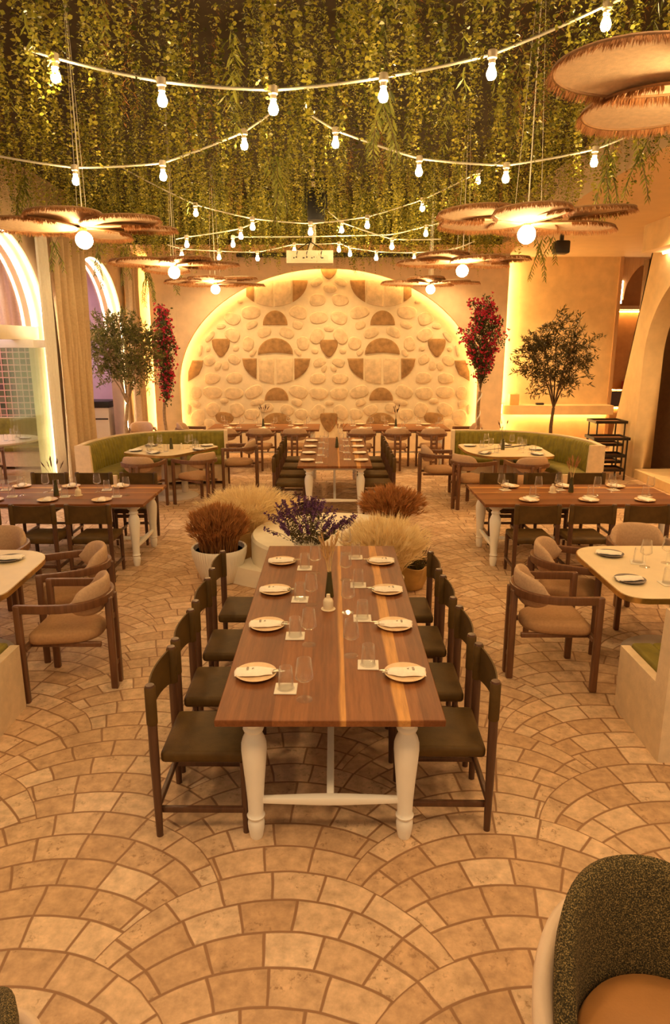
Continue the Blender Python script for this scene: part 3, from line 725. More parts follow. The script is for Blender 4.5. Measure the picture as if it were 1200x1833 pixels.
# ------------------------------------------------------------------ table ware makers
def mk_plate(mat):
    b = B(); lathe(b, [(.0, 0), (.06, 0), (.075, .003), (.1, .012), (.108, .017), (.110, .020), (.106, .021), (.095, .015), (.07, .009), (.0, .008)], 36)
    return Maker(tag(obj('plate', b, mat), 'x', 'plate'))
def mk_napkin():
    bm = B(); nx, ny = 16, 10
    def P(i, j, s):
        u = -1 + 2 * i / nx; v = -1 + 2 * j / ny
        tp = max(0, (u - .1) / .9); wy = .046 * (1 - .36 * tp * tp * (3 - 2 * tp)); x = .098 * u + .004 * math.sin(v * 3)
        h = .019 * (1 - abs(v) ** 4) * (1 - .35 * abs(u) ** 6) + .002 * math.sin(u * 5 + v * 3)
        return (x, wy * v + .003 * math.sin(u * 4), .001 + (h if s else 0))
    g = [[[bm.verts.new(P(i, j, s)) for s in (0, 1)] for j in range(ny + 1)] for i in range(nx + 1)]
    for i in range(nx):
        for j in range(ny):
            for s in (0, 1): bm.faces.new((g[i][j][s], g[i + 1][j][s], g[i + 1][j + 1][s], g[i][j + 1][s]))
    for j in range(ny):
        for i in (0, nx): bm.faces.new((g[i][j][0], g[i][j + 1][0], g[i][j + 1][1], g[i][j][1]))
    for i in range(nx):
        for j in (0, ny): bm.faces.new((g[i][j][0], g[i + 1][j][0], g[i + 1][j][1], g[i][j][1]))
    o = tag(obj('napkin', bm, m_napkin, angle=80), 'x', 'napkin')
    return o
def napkin_text(parent):
    cu = bpy.data.curves.new('lettering', 'FONT'); cu.body = 'KEFI'; cu.size = .018; cu.align_x = 'CENTER'; cu.align_y = 'CENTER'; cu.extrude = .0004; cu.space_character = 1.15
    tmp = bpy.data.objects.new('lettering_source', cu); C.objects.link(tmp); bpy.context.view_layer.update()
    me = bpy.data.meshes.new_from_object(tmp.evaluated_get(bpy.context.evaluated_depsgraph_get())); bpy.data.objects.remove(tmp)
    me.materials.clear(); o = link('lettering', me, m_thread, parent, smooth=False)
    o.location = (-.035, 0, .0205); o.rotation_euler = (0, 0, -PI / 2)
    b = B(); tube(b, [(-.012, -.006, .0206), (-.006, -.001, .0206), (-.010, .004, .0206), (-.002, .007, .0206)], .0012, 5); tube(b, [(-.004, -.004, .0206), (-.001, .0, .0206)], .0011, 5)
    obj('emblem', b, m_thread, parent)
def mk_glass():
    b = B(); lathe(b, [(.0, 0), (.039, 0), (.0395, .0015), (.022, .006), (.006, .012), (.0036, .03), (.0034, .085), (.005, .093), (.030, .104), (.044, .116), (.0445, .122), (.040, .165), (.034, .215), (.0335, .2155), (.0328, .215), (.0388, .165), (.0432, .122), (.0425, .117), (.029, .1055), (.0, .0975)], 24)
    return Maker(tag(obj('wine_glass', b, m_glass, angle=60), 'x', 'wine glass'))
def mk_tumbler():
    b = B(); lathe(b, [(.0, 0), (.037, 0), (.0385, .003), (.036, .06), (.0325, .115), (.0320, .1155), (.0314, .115), (.0348, .06), (.0368, .008), (.0, .007)], 24)
    return Maker(tag(obj('water_tumbler', b, m_glass, angle=60), 'x', 'tumbler'))
def mk_coaster():
    b = B(); box(b, -.056, .056, -.056, .056, 0, .006, .0015, 1); return Maker(tag(obj('coaster', b, m_coaster), 'x', 'coaster'))
def mk_fork():
    b = B(); z = .008; box(b, -.10, -.02, -.005, .005, z, z + .003, .001, 1); box(b, -.02, .005, -.010, .010, z, z + .003, .001, 1)
    for k in range(4): box(b, .004, .045, -.010 + k * .0056, -.0068 + k * .0056, z, z + .0026)
    return Maker(tag(obj('fork', b, m_steel), 'x', 'fork'))
def mk_knife():
    b = B(); z = .008; box(b, -.10, -.02, -.006, .006, z, z + .005, .002, 1); prism(b, [(-.02, -.009), (.045, -.009), (.06, -.004), (.062, .003), (.05, .009), (-.02, .008)], z + .001, z + .003)
    return Maker(tag(obj('knife', b, m_steel), 'x', 'knife'))
def mk_vase():
    b = B(); lathe(b, [(.0, 0), (.030, 0), (.031, .006), (.028, .05), (.019, .13), (.0145, .175), (.0155, .18), (.012, .18), (.012, .03), (.0, .03)], 20)
    return Maker(tag(obj('bottle_vase', b, m_vase), 'x', 'vase'))
def mk_shaker():
    t = thing('oil_bottle', 'x', 'bottle')
    b = B(); lathe(b, [(.0, 0), (.046, 0), (.048, .004), (.046, .007), (.0, .006)], 24); obj('saucer', b, m_ceramic, t)
    b = B(); lathe(b, [(.0, .007), (.032, .007), (.034, .012), (.034, .058), (.028, .072), (.014, .080), (.012, .104), (.0, .105)], 22); obj('bottle', b, m_ceramic, t)
    return Maker(t)
PLATE = mk_plate(m_plate); PLATE_D = mk_plate(m_slate); WINE = mk_glass(); TUMB = mk_tumbler(); COAST = mk_coaster(); FORK = mk_fork(); KNIFE = mk_knife(); VASE = mk_vase(); SHAKER = mk_shaker()
nk0 = mk_napkin(); NAP_PLAIN = Maker(nk0)
nk1 = nk0.copy(); C.objects.link(nk1); napkin_text(nk1); NAP_TEXT = Maker(nk1)
Z = .7505
def setting(tbl, seat, loc, rz, grp, near=False, dark=False, parts='pnctw', coff=(.185, -.14), woff=(.27, -.235), jit=.01):
    """loc = plate centre; +x local points across the table"""
    def L(x, y): 
        x += RS.uniform(-jit, jit); y += RS.uniform(-jit, jit)
        return (loc[0] + x * math.cos(rz) - y * math.sin(rz), loc[1] + x * math.sin(rz) + y * math.cos(rz))
    s = '%s, %s' % (tbl, seat)
    if 'p' in parts: (PLATE_D if dark else PLATE)((loc[0], loc[1], Z), 0, ('dark' if dark else 'sand') + ' stoneware plate on ' + s, grp + ' plates')
    if 'n' in parts:
        a = rz + RS.uniform(-.06, .06)
        (NAP_TEXT if near else NAP_PLAIN)((loc[0] - .008 * math.cos(rz), loc[1] - .008 * math.sin(rz), Z + .017), a, 'folded cream napkin on ' + s, grp + ' napkins')
        if near:
            for mk, dy, nm in ((FORK, .008, 'fork'), (KNIFE, -.012, 'knife')):
                q = L(.082, dy); mk((q[0], q[1], Z + .0165 ), rz + RS.uniform(-.12, .12), 'steel %s tucked in napkin on %s' % (nm, s), grp + ' ' + nm + ('s' if nm == 'fork' else ''))
    if 'c' in parts:
        q = L(*coff); COAST((q[0], q[1], Z), rz + RS.uniform(-.06, .06), 'cream printed coaster on ' + s, grp + ' coasters')
        if 't' in parts: TUMB((q[0], q[1], Z + .0062), 0, 'clear water tumbler on ' + s, grp + ' tumblers')
    elif 't' in parts:
        q = L(*coff); TUMB((q[0], q[1], Z), 0, 'clear water tumbler on ' + s, grp + ' tumblers')
    if 'w' in parts:
        q = L(*woff); WINE((q[0], q[1], Z), 0, 'stemmed wine glass on ' + s, grp + ' wine glasses')
def sprig(name, label, loc, n, h, spread, kind, mat, seed):
    """dry stems standing in a bottle vase: stems + seed heads"""
    rr = random.Random(seed); t = thing(name, label, 'dried stems', loc)
    st = B(); bs, ds, ns, ls, ws, ts = [], [], [], [], [], []
    for k in range(n):
        a = rr.uniform(0, 2 * PI); tl = rr.uniform(.2, 1) * spread; hh = h * rr.uniform(.75, 1.05)
        p = [Vector((.006 * math.cos(a) * (1 - q), .006 * math.sin(a) * (1 - q), .05)) + Vector((math.cos(a) * tl * q * q, math.sin(a) * tl * q * q, hh * q)) for q in np.linspace(0, 1, 6)]
        tube(st, p, .0014, 5)
        d = (p[-1] - p[-2]).normalized(); tip = p[-1]
        if kind == 'wheat':
            for q in range(46):
                bb = tip - d * rr.uniform(0, .10); v = (d + Vector((rr.gauss(0, .16), rr.gauss(0, .16), 0))).normalized()
                bs.append(bb); ds.append(v); ns.append((rr.gauss(0, 1), rr.gauss(0, 1), rr.gauss(0, 1))); ls.append(rr.uniform(.03, .07)); ws.append(.004); ts.append(rr.random())
        else:
            for q in range(9):
                bb = tip - d * rr.uniform(0, .05); v = (d + Vector((rr.gauss(0, .12), rr.gauss(0, .12), 0))).normalized()
                bs.append(bb); ds.append(v); ns.append((rr.gauss(0, 1), rr.gauss(0, 1), rr.gauss(0, 1))); ls.append(rr.uniform(.05, .085)); ws.append(.011); ts.append(rr.random())
    obj('stem', st, m_wheat if kind == 'wheat' else m_bark_d, t)
    link('seed_head', leaves_mesh('seed_head', bs, ds, ns, ls, ws, ts), mat, t, smooth=False)
    return t
m_sprig = MLeaf('dark_seed_head', (.07, .03, .02), (.22, .10, .06), .8, .15)
m_wheat_l = MLeaf('wheat_head', (.50, .28, .09), (.85, .60, .28), .8, .3)
m_wheat_r = MLeaf('reddish_grass_head', (.36, .14, .05), (.62, .32, .13), .8, .3)

CHAIR = Maker(leather_chair()); ARM = Maker(armchair())
ORD = ['nearest', 'second', 'third', 'farthest']
# ---- front table
YF0, YF1 = 2.815, 5.615; XF = -.015
long_table(YF1 - YF0, 'long walnut table nearest the viewer, on turned white legs', (XF, (YF0 + YF1) / 2, 0), 0)
for k, (yl, yr) in enumerate(zip((3.195, 3.73, 4.31, 4.95), (3.24, 3.79, 4.37, 4.94))):
    CHAIR((-.66 , yl, 0), R.uniform(-.02, .02), 'olive leather chair on left of front walnut table, %s to viewer' % ORD[k], 'leather chairs at the front table')
    CHAIR((.572 - .008 * k, yr, 0), PI + R.uniform(-.02, .02), 'olive leather chair on right of front walnut table, %s to viewer' % ORD[k], 'leather chairs at the front table')
for k, y in enumerate((3.258, 3.889, 4.494, 5.15)):
    setting('front walnut table', 'left side, %s' % ORD[k], (-.405, y), 0, 'front table', True, coff=(.175, -.15), woff=(.26, -.255))
    setting('front walnut table', 'right side, %s' % ORD[k], (.375, y), PI, 'front table', True, coff=(.195, -.12), woff=(.28, -.235))
VASE((-.027, 4.40, Z), 0, 'dark olive bottle vase on the front walnut table', 'bottle vases')
sprig('wheat_stems', 'pale wheat stems standing in the front table vase', (-.027, 4.40, Z + .01), 9, .36, .09, 'wheat', m_wheat_l, 1)
SHAKER((-.033, 4.17, Z), 0, 'small cream oil bottle on saucer on the front walnut table', 'oil bottles')
# ---- second table on the axis
YS0, YS1 = 9.56, 12.6; XS = .02
long_table(YS1 - YS0, 'long walnut table in the middle, behind the planter group', (XS, (YS0 + YS1) / 2, 0), 0)
for k in range(4):
    y = YS0 + .38 + k * .70
    CHAIR((-.64, y, 0), 0, 'olive leather chair on left of middle walnut table, %s to viewer' % ORD[k], 'leather chairs at the middle table')
    CHAIR((.66, y, 0), PI, 'olive leather chair on right of middle walnut table, %s to viewer' % ORD[k], 'leather chairs at the middle table')
    setting('middle walnut table', 'left side, %s' % ORD[k], (-.38, y + .06), 0, 'middle table', coff=(.175, -.15), woff=(.26, -.255))
    setting('middle walnut table', 'right side, %s' % ORD[k], (.41, y + .06), PI, 'middle table', coff=(.195, -.12), woff=(.28, -.235))
VASE((.06, 11.35, Z), 0, 'dark olive bottle vase on the middle walnut table', 'bottle vases')
sprig('wheat_stems', 'reddish dried grass standing in the middle table vase', (.06, 11.35, Z + .01), 9, .42, .16, 'wheat', m_wheat_r, 2)
# ---- left and right walnut tables (lengthwise across the room)
PLC = ['nearest the aisle', 'in the middle', 'farthest from the aisle']
YT0, YT1 = 7.175, 8.27
for sgn, nm, xe, ln in ((-1, 'left', -2.06, 2.25), (1, 'right', 1.645, 2.21)):
    xc = xe + sgn * ln / 2; yc = (YT0 + YT1) / 2
    long_table(ln, 'long walnut table %s of the planters, set across the room' % nm, (xc, yc, 0), PI / 2)
    xs = [xe + sgn * q for q in ((.52, 1.18, 1.80) if sgn > 0 else (.50, 1.10, 1.70))]
    cx = [xe + sgn * q for q in ((.455, 1.02, 1.585) if sgn > 0 else (.46, 1.03, 1.60))]
    for k in range(3):
        CHAIR((cx[k], YT0 - .165, 0), PI / 2, 'olive leather chair before %s walnut table, %s' % (nm, PLC[k]), 'leather chairs at the %s table' % nm)
        CHAIR((cx[k] + .02, YT1 + .10, 0), -PI / 2, 'olive leather chair behind %s walnut table, %s' % (nm, PLC[k]), 'leather chairs at the %s table' % nm)
        setting(nm + ' walnut table', 'near side, ' + PLC[k], (xs[k], YT0 + .17), PI / 2 + .25, nm + ' walnut table', coff=(.18, -.15), woff=(.24, -.25))
        setting(nm + ' walnut table', 'far side, ' + PLC[k], (xs[k] - .02, YT1 - .17), -PI / 2 + .25, nm + ' walnut table', coff=(.15, -.15), woff=(.24, -.24))
VASE((-3.17, 7.62, Z), 0, 'dark olive bottle vase on the left walnut table', 'bottle vases')
sprig('dried_sprigs', 'dark seed-head sprigs in the left walnut table vase', (-3.17, 7.62, Z + .01), 6, .37, .13, 'dark', m_sprig, 3)
VASE((2.78, 7.80, Z), 0, 'dark olive bottle vase on the right walnut table', 'bottle vases')
sprig('wheat_stems', 'reddish wheat stems in the right walnut table vase', (2.78, 7.80, Z + .01), 8, .36, .13, 'wheat', m_wheat_r, 4)
SHAKER((2.56, 7.78, Z), 0, 'small cream oil bottle on the right walnut table', 'oil bottles')
SHAKER((-2.92, 7.62, Z), 0, 'small cream oil bottle on the left walnut table', 'oil bottles')
# ---- tables along the arch
for sgn, nm, x0, x1 in ((-1, 'left', -2.58, -.29), (1, 'right', .19, 2.38)):
    long_table(x1 - x0, 'walnut table under the %s half of the stone arch' % nm, ((x0 + x1) / 2, 14.34, 0), PI / 2)
    cx = [-2.15, -1.45, -.76] if sgn < 0 else [1.97, 1.26, .56]
    lab = ['by the banquette', 'in the middle', 'by the central gap']
    for k in range(3):
        ARM((cx[k], 13.55, 0), PI / 2, 'wooden armchair at %s table under the arch, %s' % (nm, lab[k]), 'armchairs under the arch')
        setting('%s table under the arch' % nm, 'near side, ' + lab[k], (cx[k] + .02, 13.98), PI / 2, nm + ' arch table', coff=(.16, -.16), woff=(.24, -.22))
        setting('%s table under the arch' % nm, 'wall side, ' + lab[k], (cx[k] + .02, 14.7), -PI / 2, nm + ' arch table', coff=(.16, -.16), woff=(.20, -.22), parts='pctw')
    vx = -1.46 if sgn < 0 else 1.3
    VASE((vx, 14.2, Z), 0, 'dark olive bottle vase on %s table under the arch' % nm, 'bottle vases')
    sprig('dried_sprigs', 'dark palm-like sprigs on %s table under the arch' % nm, (vx, 14.2, Z + .01), 7, .36, .15, 'dark', m_sprig, 5 + sgn)
ARM((-3.02, 14.35, 0), 0, 'wooden armchair at the left end of the tables under the arch', 'armchairs under the arch')
ARM((2.84, 14.35, 0), PI, 'wooden armchair at the right end of the tables under the arch', 'armchairs under the arch')

# ------------------------------------------------------------------ banquettes
def curve_pts(ctrl, n=60):
    """smooth open curve through control points"""
    c = [Vector(p) for p in ctrl]; c = [2 * c[0] - c[1]] + c + [2 * c[-1] - c[-2]]; out = []
    m = len(c) - 3
    for s in range(m):
        for k in range(n // m):
            t = k / (n // m); p0, p1, p2, p3 = c[s:s + 4]
            out.append(.5 * ((2 * p1) + (p2 - p0) * t + (2 * p0 - 5 * p1 + 4 * p2 - p3) * t * t + (3 * p1 - p0 - 3 * p2 + p3) * t ** 3))
    out.append(c[-2]); return out
def resample(p, step):
    d = [0]
    for a, q in zip(p, p[1:]): d.append(d[-1] + (q - a).length)
    n = int(d[-1] / step); out = []
    for k in range(n + 1):
        s = d[-1] * k / n; i = 0
        while i < len(d) - 2 and d[i + 1] < s: i += 1
        t = (s - d[i]) / (d[i + 1] - d[i] + 1e-9); out.append((p[i].lerp(p[i + 1], t), s))
    return out
def banquette(label, ctrl, inward, zt=.90, pitch=.085, seatd=.50):
    """ctrl = plan line of the top front edge of the back; inward = +1 if the seat lies to the right of the direction of travel"""
    t = thing('curved_banquette', label, 'banquette')
    line = resample(curve_pts([Vector((p[0], p[1], 0)) for p in ctrl]), pitch / 8)
    P = [q for q, _ in line]; S = [s for _, s in line]; N = []
    for i in range(len(P)):
        d = (P[min(i + 1, len(P) - 1)] - P[max(i - 1, 0)]).normalized(); N.append(Vector((d.y, -d.x, 0)) * inward)
    def strip(name, rows, mat, ang=60, sub=1, caps=True):
        bm = B(); R_ = []
        for i in range(0, len(P), sub):
            R_.append([bm.verts.new(P[i] + N[i] * (o(i) if callable(o) else o) + Vector((0, 0, z))) for o, z in rows])
        m = len(rows)
        for A, Q in zip(R_, R_[1:]):
            for k in range(m): bm.faces.new((A[k], A[(k + 1) % m], Q[(k + 1) % m], Q[k]))
        if caps: bm.faces.new(R_[0][::-1]); bm.faces.new(R_[-1])
        return obj(name, bm, mat, t, angle=ang)
    def tuft(base, a): return lambda i: base + a * abs(math.sin(PI * S[i] / pitch)) ** .6
    strip('shell', [(-.10, 0), (-.10, zt + .012), (-.02, zt + .012), (-.02, 0)], m_shell, 40, 3)
    strip('base', [(-.02, .06), (-.02, .36), (seatd - .03, .36), (seatd - .03, .06)], m_shell, 40, 3)
    strip('backrest', [(-.02, .40), (-.02, zt - .005), (tuft(.025, .018), zt - .012), (tuft(.045, .022), zt - .05), (tuft(.085, .024), .62), (tuft(.10, .022), .42)], m_velvet, 75)
    strip('seat_cushion', [(-.02, .365), (-.02, .45), (.10, .475), (seatd - .06, .475), (seatd - .012, .455), (seatd, .42), (seatd - .01, .365)], m_velvet, 60, 3)
    for i in (0, len(P) - 1):
        d = (P[1] - P[0]).normalized() * -1 if i == 0 else (P[-1] - P[-2]).normalized(); n_ = N[i]; bm = B()
        pl = [(-.10, 0), (-.10, zt + .015), (.13, zt + .015), (.15, .47), (seatd + .02, .455), (seatd + .02, 0)]
        f0 = [bm.verts.new(P[i] + n_ * o + Vector((0, 0, z))) for o, z in pl]; f1 = [bm.verts.new(P[i] + n_ * o + Vector((0, 0, z)) + d * .06) for o, z in pl]
        bm.faces.new(f0); bm.faces.new(f1[::-1])
        for k in range(len(pl)): bm.faces.new((f0[k], f1[k], f1[(k + 1) % len(pl)], f0[(k + 1) % len(pl)]))
        obj('end_panel', bm, m_shell, t, smooth=False)
    return t
banquette('curved olive velvet banquette in the left rear corner', [(-3.88, 10.45), (-3.86, 11.1), (-3.60, 11.85), (-2.95, 12.32), (-2.0, 12.45)], 1)
banquette('curved olive velvet banquette in the right rear corner', [(2.22, 12.45), (3.1, 12.35), (3.80, 11.85), (4.10, 11.1), (4.10, 10.5)], 1)
TL = [(-3.38, 10.80), (-2.55, 10.40), (-1.93, 11.50), (-2.15, 11.76), (-3.25, 11.76)]
TR = [(2.15, 11.80), (2.15, 10.85), (2.42, 10.38), (3.45, 10.42), (3.50, 11.60), (3.3, 11.8)]
fan_table(TL, [.12, .30, .10, .15, .2], 'cream fan-shaped table before the left curved banquette', (-2.65, 11.0, .42), [(-2.75, 10.95), (-2.5, 11.25)])
fan_table(TR, [.15, .25, .2, .15, .2, .2], 'cream fan-shaped table before the right curved banquette', (2.75, 11.05, .42), [(2.65, 10.95), (2.95, 11.25)])
for nm, seats in (('left', [(-3.2, 10.95, .5, 'window side'), (-2.85, 10.72, 1.3, 'front'), (-2.2, 11.08, 2.4, 'aisle side'), (-2.15, 11.52, 3.4, 'rear by the aisle'), (-3.1, 11.55, -.9, 'rear by the window')]),
                  ('right', [(2.32, 11.5, -.2, 'rear by the aisle'), (2.40, 10.70, .9, 'front by the aisle'), (3.20, 10.58, 2.0, 'front by the tray stands'), (3.32, 11.1, PI, 'tray stand side'), (2.95, 11.62, -1.6, 'rear by the tree')])):
    for x, y, a, s in seats:
        setting('%s banquette table' % nm, s, (x, y), a, nm + ' banquette table', dark=True, coff=(.20, -.10), woff=(.27, .04))
VASE((-2.68, 11.2, Z), 0, 'dark olive bottle vase on the left banquette table', 'bottle vases')
SHAKER((-2.5, 11.15, Z), 0, 'small cream oil bottle on the left banquette table', 'oil bottles')
VASE((2.78, 11.1, Z), 0, 'dark olive bottle vase on the right banquette table', 'bottle vases')
sprig('dried_sprigs', 'dark seed-head sprigs in the right banquette table vase', (2.78, 11.1, Z + .01), 5, .40, .12, 'dark', m_sprig, 9)
AG = 'armchairs at the banquette tables'
ARM((-2.88, 10.10, 0), PI / 2 - .12, 'wooden armchair before left banquette table, nearest the window', AG)
ARM((-2.10, 10.42, 0), 2.45, 'wooden armchair before left banquette table, angled beside the planters', AG)
ARM((-1.62, 11.75, 0), PI, 'wooden armchair on the aisle side of the left banquette table', AG)
ARM((1.70, 11.0, 0), 0, 'wooden armchair on the aisle side of the right banquette table', AG)
ARM((2.08, 10.22, 0), .62, 'wooden armchair before right banquette table, angled to the aisle', AG)
ARM((2.92, 10.05, 0), PI / 2 + .1, 'wooden armchair before right banquette table, near the tray stands', AG)
ARM((-4.02, 14.3, 0), -PI / 2 + .3, 'wooden armchair behind the left banquette by the corner curtain', AG)

# ---- near left / right cream tables, benches and armchairs
fan_table([(2.0, 4.36), (3.6, 4.36), (3.6, 5.62), (2.0, 5.62)], [.17, .1, .1, .34], 'cream table with brass edge at the right edge, beside two armchairs', (2.72, 5.05, .38), [(2.72, 5.05)])
fan_table([(-3.8, 4.36), (-2.27, 4.36), (-2.34, 5.50), (-3.8, 5.50)], [.1, .17, .34, .1], 'cream table with brass edge at the left edge, beside two armchairs', (-2.95, 5.0, .38), [(-2.95, 5.0)])
def bench(nm, x0, x1, lab):
    t = thing('bench_seat', lab, 'bench', ((x0 + x1) / 2, 3.9, 0)); w = abs(x1 - x0) / 2
    b = B(); box(b, -w + .06, w - .06, -.15, .32, .06, .40); obj('base', b, m_shell, t)
    b = B(); n = int(w * 2 / .15)
    for k in range(n):
        a = -w + .065 + (2 * w - .13) * k / n; c = -w + .065 + (2 * w - .13) * (k + 1) / n; box(b, a, c, -.15, .345, .40, .485, .02, 3)
    obj('seat_cushion', b, m_velvet, t, angle=60)
    b = B(); box(b, -w + .06, w - .06, -.30, -.19, .0, .93); obj('back_shell', b, m_shell, t)
    b = B(); n = int(w * 2 / .09)
    for k in range(n):
        a = -w + .065 + (2 * w - .13) * k / n; c = -w + .065 + (2 * w - .13) * (k + 1) / n; box(b, a, c, -.19, -.12, .46, .92, .02, 2)
    obj('backrest', b, m_velvet, t, angle=60)
    for s in (-1, 1):
        b = B(); x = s * (w - .03)
        pl = [(-.30, 0), (-.30, .94), (-.18, .94), (-.16, .46), (.35, .46), (.35, 0)]
        f0 = [b.verts.new((x - .03, y, z)) for y, z in pl]; f1 = [b.verts.new((x + .03, y, z)) for y, z in pl]
        b.faces.new(f0); b.faces.new(f1[::-1])
        for k in range(6): b.faces.new((f0[k], f1[k], f1[(k + 1) % 6], f0[(k + 1) % 6]))
        obj('end_panel', b, m_shell, t, smooth=False)
bench('r', 1.94, 3.6, 'cream bench with olive cushion at the right edge, before the cream table')
bench('l', -3.6, -2.12, 'cream bench at the left edge, before the cream table')
AN = 'armchairs at the near cream tables'
ARM((-1.875, 4.575, 0), PI, 'wooden armchair at the near left cream table, closest to viewer', AN)
ARM((-2.12, 5.28, 0), PI + .42, 'wooden armchair at the near left cream table, second from viewer', AN)
ARM((-2.98, 5.72, 0), -PI / 2, 'wooden armchair behind the near left cream table', AN)
ARM((1.605, 4.73, 0), 0, 'wooden armchair at the near right cream table, closest to viewer', AN)
ARM((1.95, 5.42, 0), -.40, 'wooden armchair at the near right cream table, second from viewer', AN)
ARM((2.75, 5.82, 0), -PI / 2, 'wooden armchair behind the near right cream table', AN)
GN = 'near cream tables'
setting('near right cream table', 'by the closest armchair', (2.17, 4.72), .10, 'near right table', dark=True, coff=(.25, -.09), woff=(.37, -.13))
setting('near right cream table', 'by the second armchair', (2.27, 5.35), -.35, 'near right table', dark=True, coff=(.20, -.14), woff=(.25, -.24))
setting('near right cream table', 'by the rear armchair', (2.86, 5.30), -1.4, 'near right table', dark=True, coff=(.22, -.10), woff=(.12, -.24))
SHAKER((2.75, 4.95, Z), 0, 'small cream oil bottle on the near right cream table', 'oil bottles')
setting('near left cream table', 'by the closest armchair', (-2.57, 4.72), PI - .1, 'near left table', dark=True)
setting('near left cream table', 'by the second armchair', (-2.60, 5.22), PI + .2, 'near left table', dark=True)

# ------------------------------------------------------------------ planter group
b = B(); n = 72
lathe(b, [(.0, 0), (.87, 0), (.89, .02), (.89, .42), (.87, .45), (.0, .45)], n)
o = tag(obj('round_plinth', b, m_plinth, angle=30), 'round cream plaster plinth between the two centre tables', 'plinth'); o.location = (.0, 7.15, 0)
b = B(); pl = [(-1.075, 6.775), (-.94, 6.68), (-.785, 6.595), (-.62, 6.46), (-.46, 6.32), (-.44, 6.375), (-.58, 6.475), (-.72, 6.625), (-.84, 6.83), (-.895, 7.06)]
prism(b, pl, 0, .19); tag(obj('low_step', b, m_plinth, angle=30), 'low white wedge step at the foot of the round plinth', 'step')
def pot(prof, mat, loc, name, label, wob=None, seg=48, soil=None):
    t = thing(name, label, 'potted plant', loc)
    b = B(); lathe(b, prof, seg, wob=wob); obj('pot', b, mat, t, angle=60)
    if soil:
        b = B(); lathe(b, [(.0, soil[1]), (soil[0], soil[1])], 24); obj('soil', b, m_soil, t)
    return t
def grass(t, name, mat, z0, r0, h, r1, n, W, seed, lean=1.0, head=False, cx=0, cy=0, segs=3):
    """clump of blades; each blade a chain of leaves"""
    g = np.random.default_rng(seed); a = g.uniform(0, 2 * PI, n); q = np.sqrt(g.uniform(0, 1, n))
    base = np.stack([r0 * q * np.cos(a), r0 * q * np.sin(a), np.full(n, z0)], 1)
    hh = h * g.uniform(.58, 1.08, n) * (1 - .28 * q ** 2); out = (r1 - r0) * q * g.uniform(.7, 1.2, n) * lean
    a2 = a + g.normal(0, .35, n); bs, ds, ns, Ls, ts = [], [], [], [], []
    tint = g.uniform(0, 1, n)
    pts = [base + np.stack([out * s ** 1.7 * np.cos(a2), out * s ** 1.7 * np.sin(a2), hh * (s - .18 * s ** 3)], 1) for s in np.linspace(0, 1, segs + 1)]
    for i in range(segs):
        d = pts[i + 1] - pts[i]; L = np.linalg.norm(d, axis=1); bs.append(pts[i] - d * .12); ds.append(d); ns.append(g.normal(size=(n, 3))); Ls.append(L * 1.3); ts.append(np.clip(tint * .7 + .3 * i / segs, 0, 1))
    if head:
        for r in range(8):
            s = g.uniform(.62, 1.0, n); p = pts[-2] + (pts[-1] - pts[-2]) * s[:, None]; d = (pts[-1] - pts[-2]); d /= np.linalg.norm(d, axis=1, keepdims=True)
            bs.append(p); ds.append(d + g.normal(0, .22, (n, 3))); ns.append(g.normal(size=(n, 3))); Ls.append(g.uniform(.06, .12, n)); ts.append(np.clip(tint * .5 + g.uniform(.2, .6, n), 0, 1))
    me = leaves_mesh(name, np.concatenate(bs), np.concatenate(ds), np.concatenate(ns), np.concatenate(Ls), W, np.concatenate(ts))
    return link(name, me, mat, t, smooth=False)
def shoots(t, name, leafm, bloomm, z0, r0, h, r1, n, seed, bloom=True, leafL=.04):
    """leafy stems topped by flower spikes"""
    g = np.random.default_rng(seed); L_ = [[], [], [], [], []]; Bm = [[], [], [], [], []]; st = B()
    for k in range(n):
        a = g.uniform(0, 2 * PI); q = math.sqrt(g.uniform(0, 1)); p0 = np.array([r0 * q * math.cos(a), r0 * q * math.sin(a), z0])
        p1 = np.array([r1 * q * math.cos(a), r1 * q * math.sin(a), z0 + h * g.uniform(.7, 1.05) * (1 - .35 * q * q)])
        tube(st, [p0, (p0 + p1) / 2 + [0, 0, .03], p1], .002, 4)
        for i in range(26):
            s = g.uniform(.1, .75); p = p0 + (p1 - p0) * s; d = g.normal(size=3); d[2] = abs(d[2]) * .6
            for l, v in zip(L_, (p, d, g.normal(size=3), g.uniform(.6, 1.3) * leafL, g.uniform())): l.append(v)
        if bloom:
            dd = (p1 - p0) / np.linalg.norm(p1 - p0)
            for i in range(50):
                s = g.uniform(-.13, .02); p = p1 + dd * s + g.normal(0, .006, 3); d = g.normal(size=3) + dd * .5
                for l, v in zip(Bm, (p, d, g.normal(size=3), g.uniform(.014, .026), g.uniform())): l.append(v)
    obj('stem', st, m_bark_d, t)
    link('foliage', leaves_mesh('foliage', L_[0], L_[1], L_[2], L_[3], np.array(L_[3]) * .28, L_[4]), leafm, t, smooth=False)
    if bloom: link(name, leaves_mesh(name, Bm[0], Bm[1], Bm[2], Bm[3], np.array(Bm[3]) * .75, Bm[4], True), bloomm, t, smooth=False)
rib = lambda a, z: 1 + .012 * math.cos(a * 60) if .03 < z < .36 else 1
t = pot([(.0, 0), (.175, 0), (.19, .01), (.245, .16), (.282, .30), (.29, .365), (.285, .375), (.265, .37), (.25, .30), (.0, .30)], m_pot, (-1.20, 6.86, 0), 'potted_rust_grass', 'rust brown ornamental grass in a white ribbed pot, left of plinth', rib, 240, (.25, .33))
grass(t, 'grass', m_brgrass, .33, .20, .52, .36, 700, .009, 21, head=True, lean=.6)
t = pot([(.0, 0), (.17, 0), (.21, .30), (.20, .32), (.0, .31)], m_terr, (-1.0, 7.75, 0), 'potted_blonde_grass', 'blonde wheat grass in a dark pot, behind left side of plinth')
